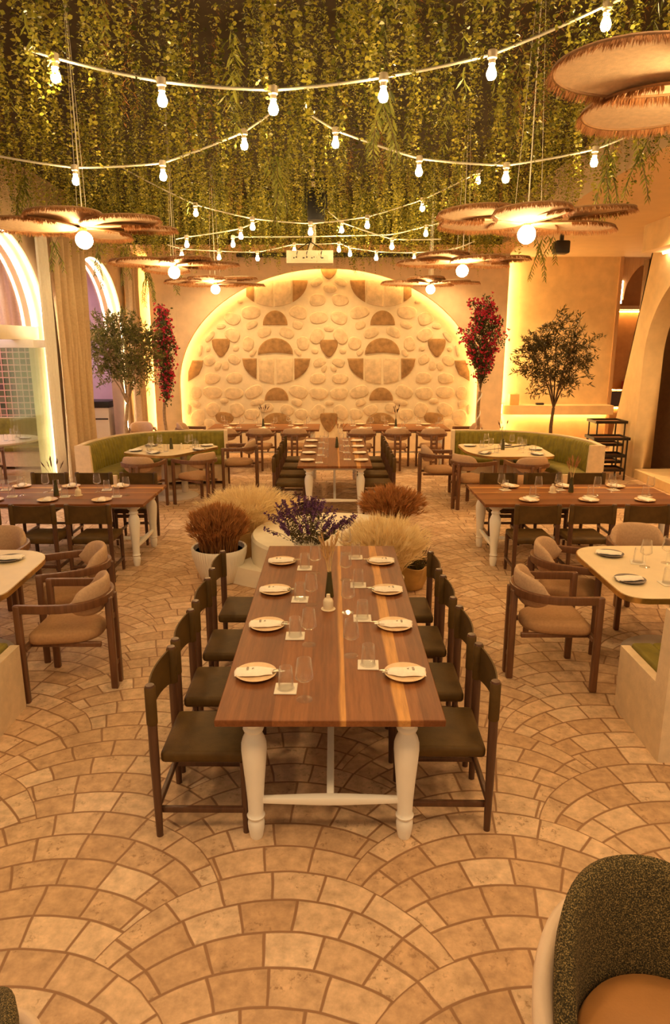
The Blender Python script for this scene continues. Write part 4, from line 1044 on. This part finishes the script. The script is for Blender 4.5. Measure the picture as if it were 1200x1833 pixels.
grass(t, 'grass', m_whgrass, .30, .16, .56, .52, 1000, .0055, 22, lean=1.05, head=True)
t = pot([(.0, 0), (.17, 0), (.24, .24), (.25, .30), (.235, .30), (.0, .28)], m_greenpot, (-.56, 8.35, 0), 'potted_heather', 'dusty purple heather in a pale green pot behind the plinth')
shoots(t, 'bloom', m_lav2, m_lav2, .26, .16, .34, .38, 130, 23, True, .03)
t = pot([(.0, 0), (.12, 0), (.15, .075), (.145, .085), (.0, .075)], m_pot2, (-.24, 6.45, .45), 'potted_lavender', 'tall purple flower spikes in a pot on the front of the plinth')
shoots(t, 'bloom', m_olive_d, m_lav, .07, .11, .44, .46, 62, 24, True, .04)
t = pot([(.0, 0), (.16, 0), (.20, .30), (.19, .31), (.0, .30)], m_pot2, (.52, 6.55, .0), 'potted_blonde_grass', 'blonde wheat grass in a pot right of the plinth, behind the front table')
t.location = (.47, 6.10, .0)
grass(t, 'grass', m_whgrass, .28, .16, .66, .40, 1100, .0055, 25, lean=.95, head=True)
t = pot([(.0, 0), (.17, 0), (.20, .24), (.19, .26), (.0, .25)], m_terr, (.72, 7.9 + .3, 0), 'potted_rust_grass', 'rust brown ornamental grass behind the right side of the plinth')
grass(t, 'grass', m_brgrass, .24, .17, .54, .44, 700, .008, 26, lean=.8, head=True)
sc_w = lambda a, z: 1 + (.16 * math.cos(a * 5 + .6) * min(1, max(0, (z - .08) / .16)))
t = pot([(.0, 0), (.10, 0), (.13, .02), (.17, .14), (.225, .27), (.218, .275), (.16, .16), (.0, .10)], m_terr, (.79, 6.62, 0), 'potted_green_shrub', 'small green shrub in an ochre scalloped bowl right of the plinth', sc_w, 80)
shoots(t, 'bloom', m_shrub, m_shrub, .12, .12, .42, .26, 70, 27, False, .035)

# ------------------------------------------------------------------ trees
def tree(name, label, loc, trunk_h, crown_c, crown_r, n_tw, leafL, leafW, leafm, barkm, seed, lean=0, per=26, r_tr=.045, boxy=1.0, cat='tree'):
    rr = random.Random(seed); g = np.random.default_rng(seed); t = thing(name, label, cat, loc)
    b = B(); tr = [Vector((lean * s + .02 * math.sin(s * 7), .02 * math.cos(s * 5), trunk_h * s)) for s in np.linspace(0, 1, 8)]
    tube(b, tr, r_tr, 10, scales=[1.15 - .45 * s for s in np.linspace(0, 1, 8)]); obj('trunk', b, barkm, t)
    top = tr[-1]; cc = Vector(crown_c); cr = Vector(crown_r); br = B(); Ls = [[], [], [], [], []]
    mains = []
    for k in range(9):
        a = 2 * PI * k / 9 + rr.uniform(-.3, .3); e = cc + Vector((cr.x * .6 * math.cos(a), cr.y * .6 * math.sin(a), cr.z * rr.uniform(-.35, .75)))
        m = top.lerp(e, .45) + Vector((0, 0, .12)); p = [top, top.lerp(m, .5) + Vector((0, 0, .05)), m, m.lerp(e, .6), e]; mains.append(p)
        tube(br, p, r_tr * .42, 6, scales=[1, .8, .6, .45, .25])
    for k in range(n_tw):
        v = Vector((rr.gauss(0, 1), rr.gauss(0, 1), rr.gauss(0, 1))).normalized(); q = rr.uniform(.35, 1) ** .6
        lump = 1 + .20 * math.sin(v.x * 5 + seed) * math.cos(v.z * 6 + seed * 2)
        e = cc + Vector((cr.x * v.x, cr.y * v.y, cr.z * v.z)) * q * lump
        m = rr.choice(mains); s = rr.choice(m[2:]); d = e - s
        if d.length > cr.length * .5: s = e - d.normalized() * cr.length * .3; d = e - s
        md = s + d * .5 + Vector((0, 0, .04)); tube(br, [s, md, e], .004, 4, scales=[1, .7, .35])
        for i in range(per):
            u = rr.uniform(.25, 1.02); p = s.lerp(md, u * 2) if u < .5 else md.lerp(e, u * 2 - 1)
            dl = (d.normalized() * .6 + Vector((rr.gauss(0, .6), rr.gauss(0, .6), rr.gauss(.05, .6)))).normalized()
            for l, x in zip(Ls, (p, dl, (rr.gauss(0, 1), rr.gauss(0, 1), rr.gauss(0, 1)), leafL * rr.uniform(.6, 1.25), rr.random())): l.append(x)
    obj('branch', br, barkm, t)
    link('foliage', leaves_mesh('foliage', Ls[0], Ls[1], Ls[2], Ls[3], np.array(Ls[3]) * leafW, Ls[4]), leafm, t, smooth=False)
    return t
tree('olive_tree', 'leafy olive tree with pale trunk behind the left banquette', (-4.02, 13.2, 0), 1.32, (.10, -.1, 2.32), (.88, .6, .80), 300, .085, .24, m_olive, m_bark, 31, .05, 30, .042)
tree('olive_tree', 'dark airy olive tree in front of the bar ledge', (4.32, 13.5, 0), 1.22, (-.02, 0, 2.18), (.84, .6, .84), 210, .105, .21, m_olive_d, m_bark_d, 32, .0, 22, .042)
def bougainvillea(label, loc, trunk_h, crown_c, crown_r, n, seed, wrap):
    rr = random.Random(seed); t = thing('bougainvillea_tree', label, 'tree', loc)
    b = B(); tr = [Vector((.03 * math.sin(s * 6), .03 * math.cos(s * 4), trunk_h * s)) for s in np.linspace(0, 1, 8)]; tube(b, tr, .035, 9, scales=[1.1 - .3 * s for s in np.linspace(0, 1, 8)]); obj('trunk', b, m_bark, t)
    if wrap:
        b = B(); tube(b, [(Vector((.03 * math.sin(s * 6), .03 * math.cos(s * 4), trunk_h * s)) + Vector((.036 * math.cos(s * 26), .036 * math.sin(s * 26), 0))) for s in np.linspace(.05, .98, 90)], .014, 6); obj('ribbon_wrap', b, m_white, t)
    top = tr[-1]; cc = Vector(crown_c); cr = Vector(crown_r); br = B(); G = [[], [], [], [], []]; P_ = [[], [], [], [], []]
    for k in range(n):
        v = Vector((rr.gauss(0, 1), rr.gauss(0, 1), rr.gauss(0, 1))).normalized() * rr.uniform(.3, 1) ** .5
        taper = .55 + .45 * min(1, max(0, (v.z + 1) / 1.1)); lump = 1 + .25 * math.sin(v.z * 7 + seed + v.x * 4)
        e = cc + Vector((cr.x * v.x * taper * lump, cr.y * v.y * taper * lump, cr.z * v.z)); s = Vector((cc.x * .8, cc.y * .8, max(top.z, e.z - rr.uniform(.2, .5))))
        tube(br, [s, s.lerp(e, .5) + Vector((0, 0, .05)), e], .004, 4)
        for i in range(12):
            p = s.lerp(e, rr.uniform(.5, 1.05)) + Vector((rr.gauss(0, .035), rr.gauss(0, .035), rr.gauss(0, .035)))
            for l, x in zip(G, (p, runit(1)[0], runit(1)[0], rr.uniform(.035, .065), rr.random())): l.append(x)
        if rr.random() < .8:
            for c2 in range(3):
                c0 = e + Vector((rr.gauss(0, .045), rr.gauss(0, .045), rr.gauss(0, .045)))
                for i in range(7):
                    d = runit(1)[0]
                    for l, x in zip(P_, (c0 - Vector(d) * .004, d, runit(1)[0], rr.uniform(.030, .048), rr.random())): l.append(x)
    obj('branch', br, m_bark_d, t)
    link('foliage', leaves_mesh('foliage', G[0], G[1], G[2], G[3], np.array(G[3]) * .6, G[4], True), m_bleaf, t, smooth=False)
    link('blossom', leaves_mesh('blossom', P_[0], P_[1], P_[2], P_[3], np.array(P_[3]) * .8, P_[4], True), m_bract, t, smooth=False)
bougainvillea('slim column of crimson bougainvillea behind the left banquette', (-3.42, 14.0, 0), 1.3, (.04, 0, 2.28), (.20, .22, 1.02), 170, 41, False)
bougainvillea('bushy crimson bougainvillea with ribbon-wrapped trunk by the right of the arch', (2.98, 14.0, 0), 1.5, (.0, 0, 2.55), (.42, .36, .86), 230, 42, True)

# ------------------------------------------------------------------ tray stands, projector, speakers, lounge chairs
def tray_stand(label, loc, w, d, levels, rz=0):
    t = thing('tray_stand', label, 'tray stand', loc, rz)
    h = levels[-1]
    for sx in (-1, 1):
        for sy in (-1, 1):
            b = B(); box(b, sx * w / 2 - .012, sx * w / 2 + .012, sy * d / 2 - .012, sy * d / 2 + .012, 0, h); obj('leg', b, m_metal_d, t)
    for z in levels:
        b = B(); e = .03 if z == h else -.005
        box(b, -w / 2 - e, w / 2 + e, -d / 2 - e, d / 2 + e, z, z + .018)
        tr = obj('tray', b, m_tray, t)
        b = B(); q = .012
        for sx in (-1, 1): box(b, sx * (w / 2 + e) - q, sx * (w / 2 + e) + q, -d / 2 - e, d / 2 + e, z, z + .05)
        for sy in (-1, 1): box(b, -w / 2 - e, w / 2 + e, sy * (d / 2 + e) - q, sy * (d / 2 + e) + q, z, z + .05)
        obj('tray_rim', b, m_metal_d, tr)
tray_stand('taller dark tray stand with wooden shelves against the right wall', (5.25, 13.1, 0), .52, .42, (.22, .55, .98))
tray_stand('lower dark tray stand with wooden shelves, in front of the taller one', (5.06, 12.55, 0), .58, .42, (.16, .42, .74))
pj = Pd(555.5, 461, 10.6)
t = thing('ceiling_projector', 'cream projector hanging from the greenery before the stone arch', 'projector', tuple(pj))
b = B(); box(b, -.34, .34, -.14, .20, -.095, .085, .012, 2); obj('body', b, m_projector, t, angle=30)
b = B(); box(b, -.27, .27, -.146, -.135, -.055, .02); obj('port_panel', b, m_ceramic, t)
b = B()
for k, (x, w) in enumerate(((-.23, .02), (-.20, .012), (-.09, .03), (-.04, .015), (.03, .02), (.06, .012), (.18, .035))): box(b, x - w / 2, x + w / 2, -.15, -.145, -.03 + .01 * (k % 2), -.012 + .01 * (k % 2))
obj('port', b, m_black, t)
b = B()
for x in (-.19, -.05, .16): tube(b, [(x, -.15, -.02), (x + .005, -.17, .04), (x + .02, -.10, .10), (.0, .0, .22)], .007, 6)
obj('cable', b, m_black, t)
b = B(); tube(b, [(0, .03, .08), (0, .03, .14), (.05, .03, .22), (.06, .03, .32), (.05, .03, 4.98 - pj.z)], .028, 10); obj('mount_pole', b, m_projector, t)
p = Pd(566, 366, 9.6)
t = thing('stage_spotlight', 'black cylindrical stage light among the vines above the projector', 'spotlight', tuple(p))
b = B(); lathe(b, [(.0, -.20), (.115, -.20), (.115, .14), (.09, .19), (.0, .20)], 24); obj('housing', b, m_black, t)
b = B(); box(b, -.15, -.125, -.02, .02, -.05, .3); box(b, .125, .15, -.02, .02, -.05, .3); box(b, -.15, .15, -.02, .02, .28, .31); tube(b, [(0, 0, .3), (0, 0, 4.98 - p.z)], .02, 8); obj('yoke', b, m_black, t)
p = Pd(1005, 443, 12.9)
b = B(); box(b, -.13, .13, -.12, .12, -.11, .11, .03, 2); box(b, -.03, .03, -.03, .03, .10, 4.37 - p.z); t = tag(obj('wall_speaker', b, m_black), 'black speaker box hung under the cream ceiling on the right', 'speaker'); t.location = p
def lounge_chair(label, loc, rz):
    """faces local -y"""
    t = thing('tweed_lounge_chair', label, 'lounge chair', loc, rz)
    n = 30; amax = 1.42
    def shell(rin, rout, top, bot, name, mat, flare=.0):
        bm = B(); rings = []
        for k in range(n + 1):
            u = -1 + 2 * k / n; a = PI / 2 + u * amax; tp = bot + (top - bot) * max(.06, (1 - abs(u) ** 2.6)) ** .62
            m = 12; ring = []
            for q in range(m):
                g = 2 * PI * q / m; z = (tp + bot) / 2 + (tp - bot) / 2 * math.copysign(abs(math.sin(g)) ** .55, math.sin(g)); f = (z - bot) / (top - bot)
                r = (rin + rout) / 2 + (rout - rin) / 2 * math.copysign(abs(math.cos(g)) ** .7, math.cos(g)) + flare * f
                ring.append(bm.verts.new((r * math.cos(a) * 1.0, r * math.sin(a) - .02 + .05 * f, z)))
            rings.append(ring)
        for A, Q in zip(rings, rings[1:]):
            for q in range(12): bm.faces.new((A[q], A[(q + 1) % 12], Q[(q + 1) % 12], Q[q]))
        bm.faces.new(rings[0][::-1]); bm.faces.new(rings[-1]); return obj(name, bm, mat, t, angle=80)
    shell(.255, .325, .80, .36, 'backrest', m_tweed, .025)
    shell(.315, .385, .64, .34, 'outer_shell', m_leather_w, .02)
    b = B(); out = [(.265 * math.cos(2 * PI * k / 40), (.265 if math.sin(2 * PI * k / 40) > 0 else .33) * math.sin(2 * PI * k / 40)) for k in range(40)]
    rows = [[b.verts.new((x * s, y * s - .02, z)) for x, y in out] for s, z in ((.95, .34), (1, .37), (1, .41), (.95, .44), (.7, .455), (.3, .46))]
    for A, Q in zip(rows, rows[1:]):
        for k in range(40): b.faces.new((A[k], A[(k + 1) % 40], Q[(k + 1) % 40], Q[k]))
    b.faces.new(rows[0][::-1]); b.faces.new(rows[-1]); obj('seat', b, m_leather_t, t, angle=80)
    b = B(); lathe(b, [(.0, .29), (.30, .29), (.335, .31), (.335, .34), (.0, .34)], 32); obj('seat_rim', b, m_walnut_a, t)
    for sx in (-1, 1):
        for sy in (-1, 1):
            b = B(); tube(b, [(sx * .20, sy * .20, .33), (sx * .25, sy * .25, 0)], .018, 10, scales=[1.1, .7]); obj('leg', b, m_walnut_a, t)
LCL = [('tweed lounge chair with cream leather shell, bottom right of the view', (.985, 1.565, 0), .05), ('tweed lounge chair whose top just shows at the bottom left corner', (-1.15, 1.265, 0), -PI / 2)]
for a in LCL: lounge_chair(*a)

# ------------------------------------------------------------------ pendants
def pendant(label, loc, rz, npet, seed, top=4.98, scale=1.0):
    rr = random.Random(seed); t = thing('petal_pendant_lamp', label, 'pendant lamp', loc, rz, 'petal pendant lamps')
    for k in range(npet):
        a = 2 * PI * k / npet + rr.uniform(-.08, .08); tw = rr.uniform(.02, .06) * scale; drop = rr.uniform(-.015, .015) + .03 * (k % 2)
        n, m = 40, 7
        M_ = Matrix.Rotation(a, 4, 'Z') @ Matrix.Translation((.05, 0, .085 + drop)) @ Matrix.Rotation(-.06 + rr.uniform(-.03, .03), 4, 'Y') @ Matrix.Rotation(tw, 4, 'X')
        L, W = .71 * rr.uniform(.95, 1.03), .285
        def pt(q, s):
            c, si = math.cos(q), math.sin(q); x = L / 2 + L / 2 * c * s; y = W * si * s * (1 - .22 * math.exp(-((c + 1) * 1.2)))
            z = .018 * (1 - s * s) - .03 * (x / L) ** 2
            return Vector((x, y, z))
        bm = B(); rows = []
        for th in (0, .006):
            rows.append([[bm.verts.new(M_ @ (pt(2 * PI * i / n, s) + Vector((0, 0, th)))) for i in range(n)] for s in (.999, .8, .5, .2)])
        for r_ in rows:
            for A, Q in zip(r_, r_[1:]):
                for i in range(n): bm.faces.new((A[i], A[(i + 1) % n], Q[(i + 1) % n], Q[i]))
            bm.faces.new(r_[-1])
        for i in range(n): bm.faces.new((rows[0][0][i], rows[0][0][(i + 1) % n], rows[1][0][(i + 1) % n], rows[1][0][i]))
        pe = obj('petal', bm, m_petal, t, angle=70)
        bm = B(); tube(bm, [M_ @ pt(2 * PI * i / n, 1.0) for i in range(n)], .007, 6, closed=True); obj('rim', bm, m_rim, pe)
        bs, ds, ns, Ls, ts = [], [], [], [], []
        for i in range(1000):
            q = rr.uniform(-2.05, 2.05); p = M_ @ pt(q, 1.0); o_ = (M_ @ pt(q, 1.1)) - p; o_.normalize()
            d = Vector((o_.x * .55, o_.y * .55, -1 + rr.uniform(-.1, .25))) + Vector((rr.gauss(0, .12), rr.gauss(0, .12), 0)); 
            bs.append(p); ds.append(d); ns.append((rr.gauss(0, .3), rr.gauss(0, .3), 1) if False else (o_.x, o_.y, rr.gauss(0, .6))); Ls.append(rr.uniform(.025, .052)); ts.append(rr.random())
        link('fringe', leaves_mesh('fringe', bs, ds, ns, Ls, .0055, ts), m_fringe_l, pe, smooth=False)
    b = B(); bmesh.ops.create_uvsphere(b, u_segments=20, v_segments=12, radius=.068); obj('globe_bulb', b, m_globe, t)
    b = B(); lathe(b, [(.0, .17), (.024, .17), (.028, .07), (.022, .06), (.0, .06)], 16); obj('socket', b, m_brass, t)
    b = B(); h = top - loc[2]
    tube(b, [(0, 0, .15), (0, 0, h)], .005, 6)
    for s in (-1, 1): tube(b, [(s * .12, 0, .16), (s * .03, 0, h)], .002, 5)
    obj('cord', b, m_cable, t)
    return t
m_fringe_l = MLeaf('raffia_fringe', (.22, .085, .025), (.52, .24, .085), .85, .25)
pl_ = [(1.487, 5.60, 'right'), (1.483, 8.27, 'right'), (1.492, 10.97, 'right'), (-2.02, 5.89, 'left'), (-1.873, 8.458, 'left'), (-1.809, 10.97, 'left')]
for k, (x, y, s) in enumerate(pl_):
    pendant('fringed linen petal pendant with glowing globe, %s in the %s row' % (['first fully visible', 'middle', 'farthest'][k % 3] if s == 'right' else ['nearest', 'middle', 'farthest'][k % 3], s), (x, y, 3.25), .35 + k * .42, 6, 60 + k)
pendant('fringed linen petal pendant cut by the top right edge', (1.60, 2.86, 3.31), .0, 6, 71)

# ------------------------------------------------------------------ string lights
def string_light(label, pts, bulbs, r=.009):
    """pts: cable way points; bulbs: attach points"""
    allp = sorted([Vector(p) for p in pts] + [Vector(p) for p in bulbs], key=lambda p: p.x)
    t = thing('string_light', label, 'string lights'); way = []
    for a, q in zip(allp, allp[1:]):
        for k in range(5): 
            s = k / 5; p = a.lerp(q, s); p.z -= .012 * math.sin(PI * s) * min(1, (q - a).length); way.append(p)
    way.append(allp[-1]); b = B(); tube(b, way, r, 6); obj('cable', b, m_cable, t)
    for p in bulbs:
        p = Vector(p)
        b = B(); lathe(b, [(.0, .02), (.028, .02), (.030, .0), (.030, -.022), (.021, -.03), (.021, -.052), (.0, -.052)], 12, p); s_ = obj('socket', b, m_socket, t)
        b = B(); lathe(b, [(.0, -.050), (.014, -.052), (.017, -.066), (.030, -.098), (.031, -.112), (.022, -.132), (.0, -.140)], 10, p); obj('bulb', b, m_bulb, s_)
def SL(label, d, pts, bulbs): string_light(label, [Pd(u, v, d) for u, v in pts], [Pd(u, v, d) for u, v in bulbs])
SL('string of six bulbs hanging nearest the viewer, top of the view', 4.6, [(44, 86), (1260, -70)], [(97, 103), (289, 146), (489, 161), (687, 138), (882, 97), (1088, 8)])
SL('string of three bulbs, second from viewer, climbing from the left edge', 6.3, [(-40, 272), (482, 205)], [(134, 300), (291, 292), (437, 236)])
SL('string of four bulbs, second from viewer, running to the right edge', 6.3, [(560, 208), (1190, 215)], [(601, 233), (751, 284), (907, 296), (1066, 267)])
SL('string of six bulbs passing in front of the projector', 9.1, [(215, 298), (905, 282)], [(350, 366), (452, 391), (556, 400), (658, 388), (757, 357), (857, 308)])
SL('short string of two bulbs right of the projector, sloping down', 10.2, [(588, 378), (790, 428)], [(612, 398), (702, 428)])
SL('short string of two bulbs above the middle left pendant', 10.0, [(315, 428), (470, 392)], [(334, 424), (431, 409)])
SL('farthest string of bulbs along the rear edge of the greenery', 11.75, [(300, 438), (850, 432)], [(325, 445), (392, 449), (461, 451), (527, 437), (607, 435), (627, 443), (674, 450), (742, 452), (812, 446)])
SL('short string of two bulbs over the far right pendants', 10.4, [(700, 420), (840, 385)], [(763, 405), (417, 424)])

# ------------------------------------------------------------------ hanging greenery
def vine_field(name, label, n, xr, yr, kind, mat, seed, zlo=3.98, jz=.10, length=(.6, 1.0), mask=None, big=0):
    g = np.random.default_rng(seed); Bs, Ds, Ns, Ls, Ws, Ts = [], [], [], [], [], []
    x = g.uniform(*xr, n); y = g.uniform(*yr, n); k = int(n * .2); y[:k] = g.uniform(12.4, 14.2, k)
    if mask is not None:
        k = mask(x, y); x, y = x[k], y[k]; n = len(x)
    lf = .10 * np.sin(x * 2.3 + seed) * np.cos(y * 1.9 + 1.3 * seed) + .06 * np.sin(x * 5.1 + y * 4.3)
    zb = zlo + .05 * np.clip((y - 11) / 3, 0, 1) + lf * np.where(y > 12, .5, 1) + g.normal(0, jz, n); Ln = g.uniform(*length, n); zt = np.minimum(zb + Ln, 4.97); Ln = zt - zb
    tint0 = np.clip(.5 + .25 * np.sin(x * 1.7) * np.sin(y * 2.1 + 1) + g.normal(0, .18, n), 0, 1)
    sp = {'round': .026, 'box': .017, 'dry': .020, 'willow': .05}[kind]
    for i in range(n):
        m = int(Ln[i] / sp); s = (np.arange(m) + g.uniform(0, .5, m)) * sp; ph = g.uniform(0, 6.3); am = g.uniform(.012, .045)
        px = x[i] + am * np.sin(s * 5 + ph); py = y[i] + am * np.cos(s * 4 + ph * 1.7); pz = zt[i] - s
        f = s / max(Ln[i], .01); P_ = np.stack([px, py, pz], 1) + g.normal(0, .008, (m, 3))
        for side in (0, 1):
            a = ph + np.arange(m) * 2.1 + PI * side + g.normal(0, .4, m)
            if kind == 'round': d = np.stack([np.cos(a), np.sin(a), g.normal(-.15, .35, m)], 1); L = g.uniform(.022, .042, m) * (1.1 - .45 * f); w = L * .85
            elif kind == 'box': d = np.stack([np.cos(a), np.sin(a), g.normal(-.6, .4, m)], 1); L = g.uniform(.018, .034, m) * (1.05 - .5 * f); w = L * .42
            elif kind == 'dry': d = np.stack([np.cos(a), np.sin(a), g.normal(-.8, .7, m)], 1); L = g.uniform(.025, .055, m); w = L * .16
            else: d = np.stack([np.cos(a) * .6, np.sin(a) * .6, g.normal(-.75, .15, m)], 1); L = g.uniform(.08, .12, m) * (1.1 - .4 * f); w = L * .16
            Bs.append(P_); Ds.append(d); Ns.append(g.normal(size=(m, 3)) + np.array([0, -.5, .8])); Ls.append(L); Ws.append(w); Ts.append(np.clip(tint0[i] + g.normal(0, .27, m), 0, 1))
    me = leaves_mesh(name, np.concatenate(Bs), np.concatenate(Ds), np.concatenate(Ns), np.concatenate(Ls), np.concatenate(Ws), np.concatenate(Ts), kind == 'round')
    return tag(link(name, me, mat, None, smooth=False), label, 'hanging greenery', None, 'stuff')
BX, BY = (-4.42, 3.10), (3.3, 14.2)
vine_field('hanging_eucalyptus_vines', 'mass of round-leaved green vines hanging from the ceiling', 1750, BX, BY, 'round', m_vine, 1, 4.04, .18, (.55, .95), None, 1)
vine_field('hanging_boxwood_vines', 'mass of fine small-leaved vines hanging from the ceiling', 2450, BX, BY, 'box', m_vine2, 2, 4.05, .17, (.5, .9))
vine_field('hanging_dry_vines', 'rust brown dry tendrils scattered among the ceiling vines', 800, BX, BY, 'dry', m_vine3, 3, 4.04, .12, (.5, .95), lambda x, y: np.sin(x * 2.1 + 1.0) * np.cos(y * 1.7) > .42)
vine_field('hanging_willow_sprays', 'long-leaved willow sprays scattered through the ceiling vines', 230, BX, BY, 'willow', m_willow, 4, 4.02, .10, (.35, .7))
def spray(label, p, L, seed, n=3):
    g = np.random.default_rng(seed); t = thing('willow_spray', label, 'hanging spray', tuple(p), 0, 'loose willow sprays'); Bs, Ds, Ns, Ls, Ts = [], [], [], [], []; st = B()
    for k in range(n):
        a0 = g.uniform(0, 6.3); ln = L * g.uniform(.7, 1.05); o = np.array([.10 * math.cos(a0), .06 * math.sin(a0), 0]) * (n > 1)
        pts = [o * s + np.array([.03 * math.sin(s * 3 + a0), .0, -ln * s]) for s in np.linspace(-.4, 1, 9)]; tube(st, pts, .003, 5)
        for s in np.arange(-.2, 1.0, .035 / ln):
            for sd in (-1, 1):
                p_ = o * s + np.array([.03 * math.sin(s * 3 + a0), 0, -ln * s]); Bs.append(p_); Ds.append((sd * g.uniform(.4, .7), g.normal(0, .25), -1)); Ns.append((0, -1, .3) + g.normal(0, .3, 3)); Ls.append(g.uniform(.07, .11) * (1.05 - .35 * max(s, 0))); Ts.append(g.uniform())
    obj('stem', st, m_bark_d, t); link('leaves', leaves_mesh('leaves', Bs, Ds, Ns, Ls, np.array(Ls) * .19, Ts), m_willow, t, smooth=False)
for i, (u, v, d, L, lab) in enumerate(((1092, 290, 6.9, .62, 'willow spray dangling at the far right under the cut-off pendant'), (1150, 268, 6.6, .5, 'willow spray at the right edge of the greenery'), (965, 440, 9.4, .42, 'willow spray below the first right pendant'), (985, 430, 9.6, .34, 'second willow spray below the first right pendant'),
        (178, 440, 10.4, .55, 'willow spray over the second arched window'), (262, 480, 11.4, .55, 'willow spray below the middle left pendant'), (100, 440, 9.2, .42, 'willow spray in front of the pier curtain'), (40, 330, 8.4, .6, 'willow spray at the left edge of the greenery'), (490, 300, 6.0, .45, 'willow spray hanging near the middle of the greenery'), (690, 180, 5.2, .42, 'willow spray behind the nearest bulb string'), (225, 450, 11.0, .5, 'willow spray left of the middle left pendant'), (320, 480, 11.9, .4, 'willow spray behind the middle left pendant cord'))):
    spray(lab, Pd(u, v, d), L, 80 + i, 4 if i in (0, 7, 9, 5) else 2)

# ------------------------------------------------------------------ annex furniture seen through the arch
banquette('olive velvet bench in the next room beneath the tile wall', [(-9.0, 13.9), (-8.0, 13.9), (-7.0, 13.9), (-6.2, 13.9), (-5.35, 13.9)], 1, .98, .11)
t = thing('round_table', 'round cream table in the next room seen through the left arch', 'table', (-6.15, 12.35, 0))
b = B(); lathe(b, [(.0, .715), (.74, .715), (.75, .725), (.75, .75), (.0, .75)], 48); obj('tabletop', b, m_laminate, t, angle=30)
b = B(); lathe(b, [(.05, .02), (.05, .62), (.10, .715)], 20); obj('pedestal', b, m_pedestal, t)
b = B(); lathe(b, [(.0, .02), (.37, .018), (.38, 0)], 36); obj('base_plate', b, m_pedestal, t)
setting('next room table', 'nearest', (-6.0, 11.95), PI / 2, 'next room table', dark=True)
setting('next room table', 'right', (-5.65, 12.45), PI, 'next room table', dark=True)
ARM((-5.95, 11.35, 0), PI / 2, 'wooden armchair in the next room, cut by the left edge', None)
t = thing('host_cabinet', 'white cabinet with black top seen through the second arched window', 'cabinet', (-5.42, 15.6, 0))
b = B(); box(b, -.42, .42, -.35, .35, 0, 1.06, .01); obj('body', b, m_white, t)
b = B(); box(b, -.44, .44, -.37, .37, 1.06, 1.20, .01); obj('counter', b, m_black, t)
b = B(); box(b, -.40, .40, -.362, -.352, .80, .83); obj('groove', b, m_black, t)

# ------------------------------------------------------------------ light
w = bpy.data.worlds.new('world'); sc.world = w; w.use_nodes = True
w.node_tree.nodes['Background'].inputs[0].default_value = (1.0, .71, .40, 1); w.node_tree.nodes['Background'].inputs[1].default_value = .52
def lamp(name, kind, loc, energy, col, rot=(0, 0, 0), **kw):
    l = bpy.data.lights.new(name, kind); l.energy = energy; l.color = col
    for k, v in kw.items(): setattr(l, k, v)
    o = bpy.data.objects.new(name, l); C.objects.link(o); o.location = loc; o.rotation_euler = rot; return o
for x, y, e in ((-2.6, 1.0, 230), (0, .6, 200), (2.6, 1.0, 230), (-1.4, 2.2, 120), (1.4, 2.2, 120)):  # added fill spots over the viewer, no fittings modelled there
    lamp('downlight', 'SPOT', (x, y, 4.6), e * .76, (1, .64, .31), (.25, 0, 0), spot_size=2.3, spot_blend=.9, shadow_soft_size=.25)
for x, y, e in ((4.6, 5.0, 200), (4.6, 8.0, 240), (4.8, 11.0, 300), (5.0, 14.4, 520)):  # spots added to brighten the right side and rear right wall
    lamp('downlight', 'SPOT', (x, y, 4.3), e, (1, .62, .26), (0, 0, 0), spot_size=2.2, spot_blend=.9, shadow_soft_size=.15)
for x in (-2.4, 0, 2.4):  # added spots brighten the arch wall and the rear tables
    lamp('downlight', 'SPOT', (x, 14.9, 4.3), 260, (1, .64, .29), (0, 0, 0), spot_size=2.2, spot_blend=.9, shadow_soft_size=.15)
for y in (8.5, 12.2, 15.6):  # added pinkish overhead fill for the next room, no window there
    lamp('annex_fill', 'AREA', (-7.4, y, 4.2), 90, (1, .80, .86), (0, 0, 0), shape='RECTANGLE', size=3, size_y=2)

# ------------------------------------------------------------------ view
sc.view_settings.view_transform = 'Standard'; sc.view_settings.look = 'None'; sc.view_settings.gamma = 1; sc.view_settings.use_curve_mapping = False
sc.view_settings.exposure = 0.08
sc.cycles.use_denoising = True
sc.cycles.max_bounces = 8; sc.cycles.transmission_bounces = 8; sc.cycles.transparent_max_bounces = 32; sc.cycles.diffuse_bounces = 4; sc.cycles.glossy_bounces = 4
sc.cycles.sample_clamp_indirect = 6; sc.cycles.caustics_reflective = False; sc.cycles.caustics_refractive = False
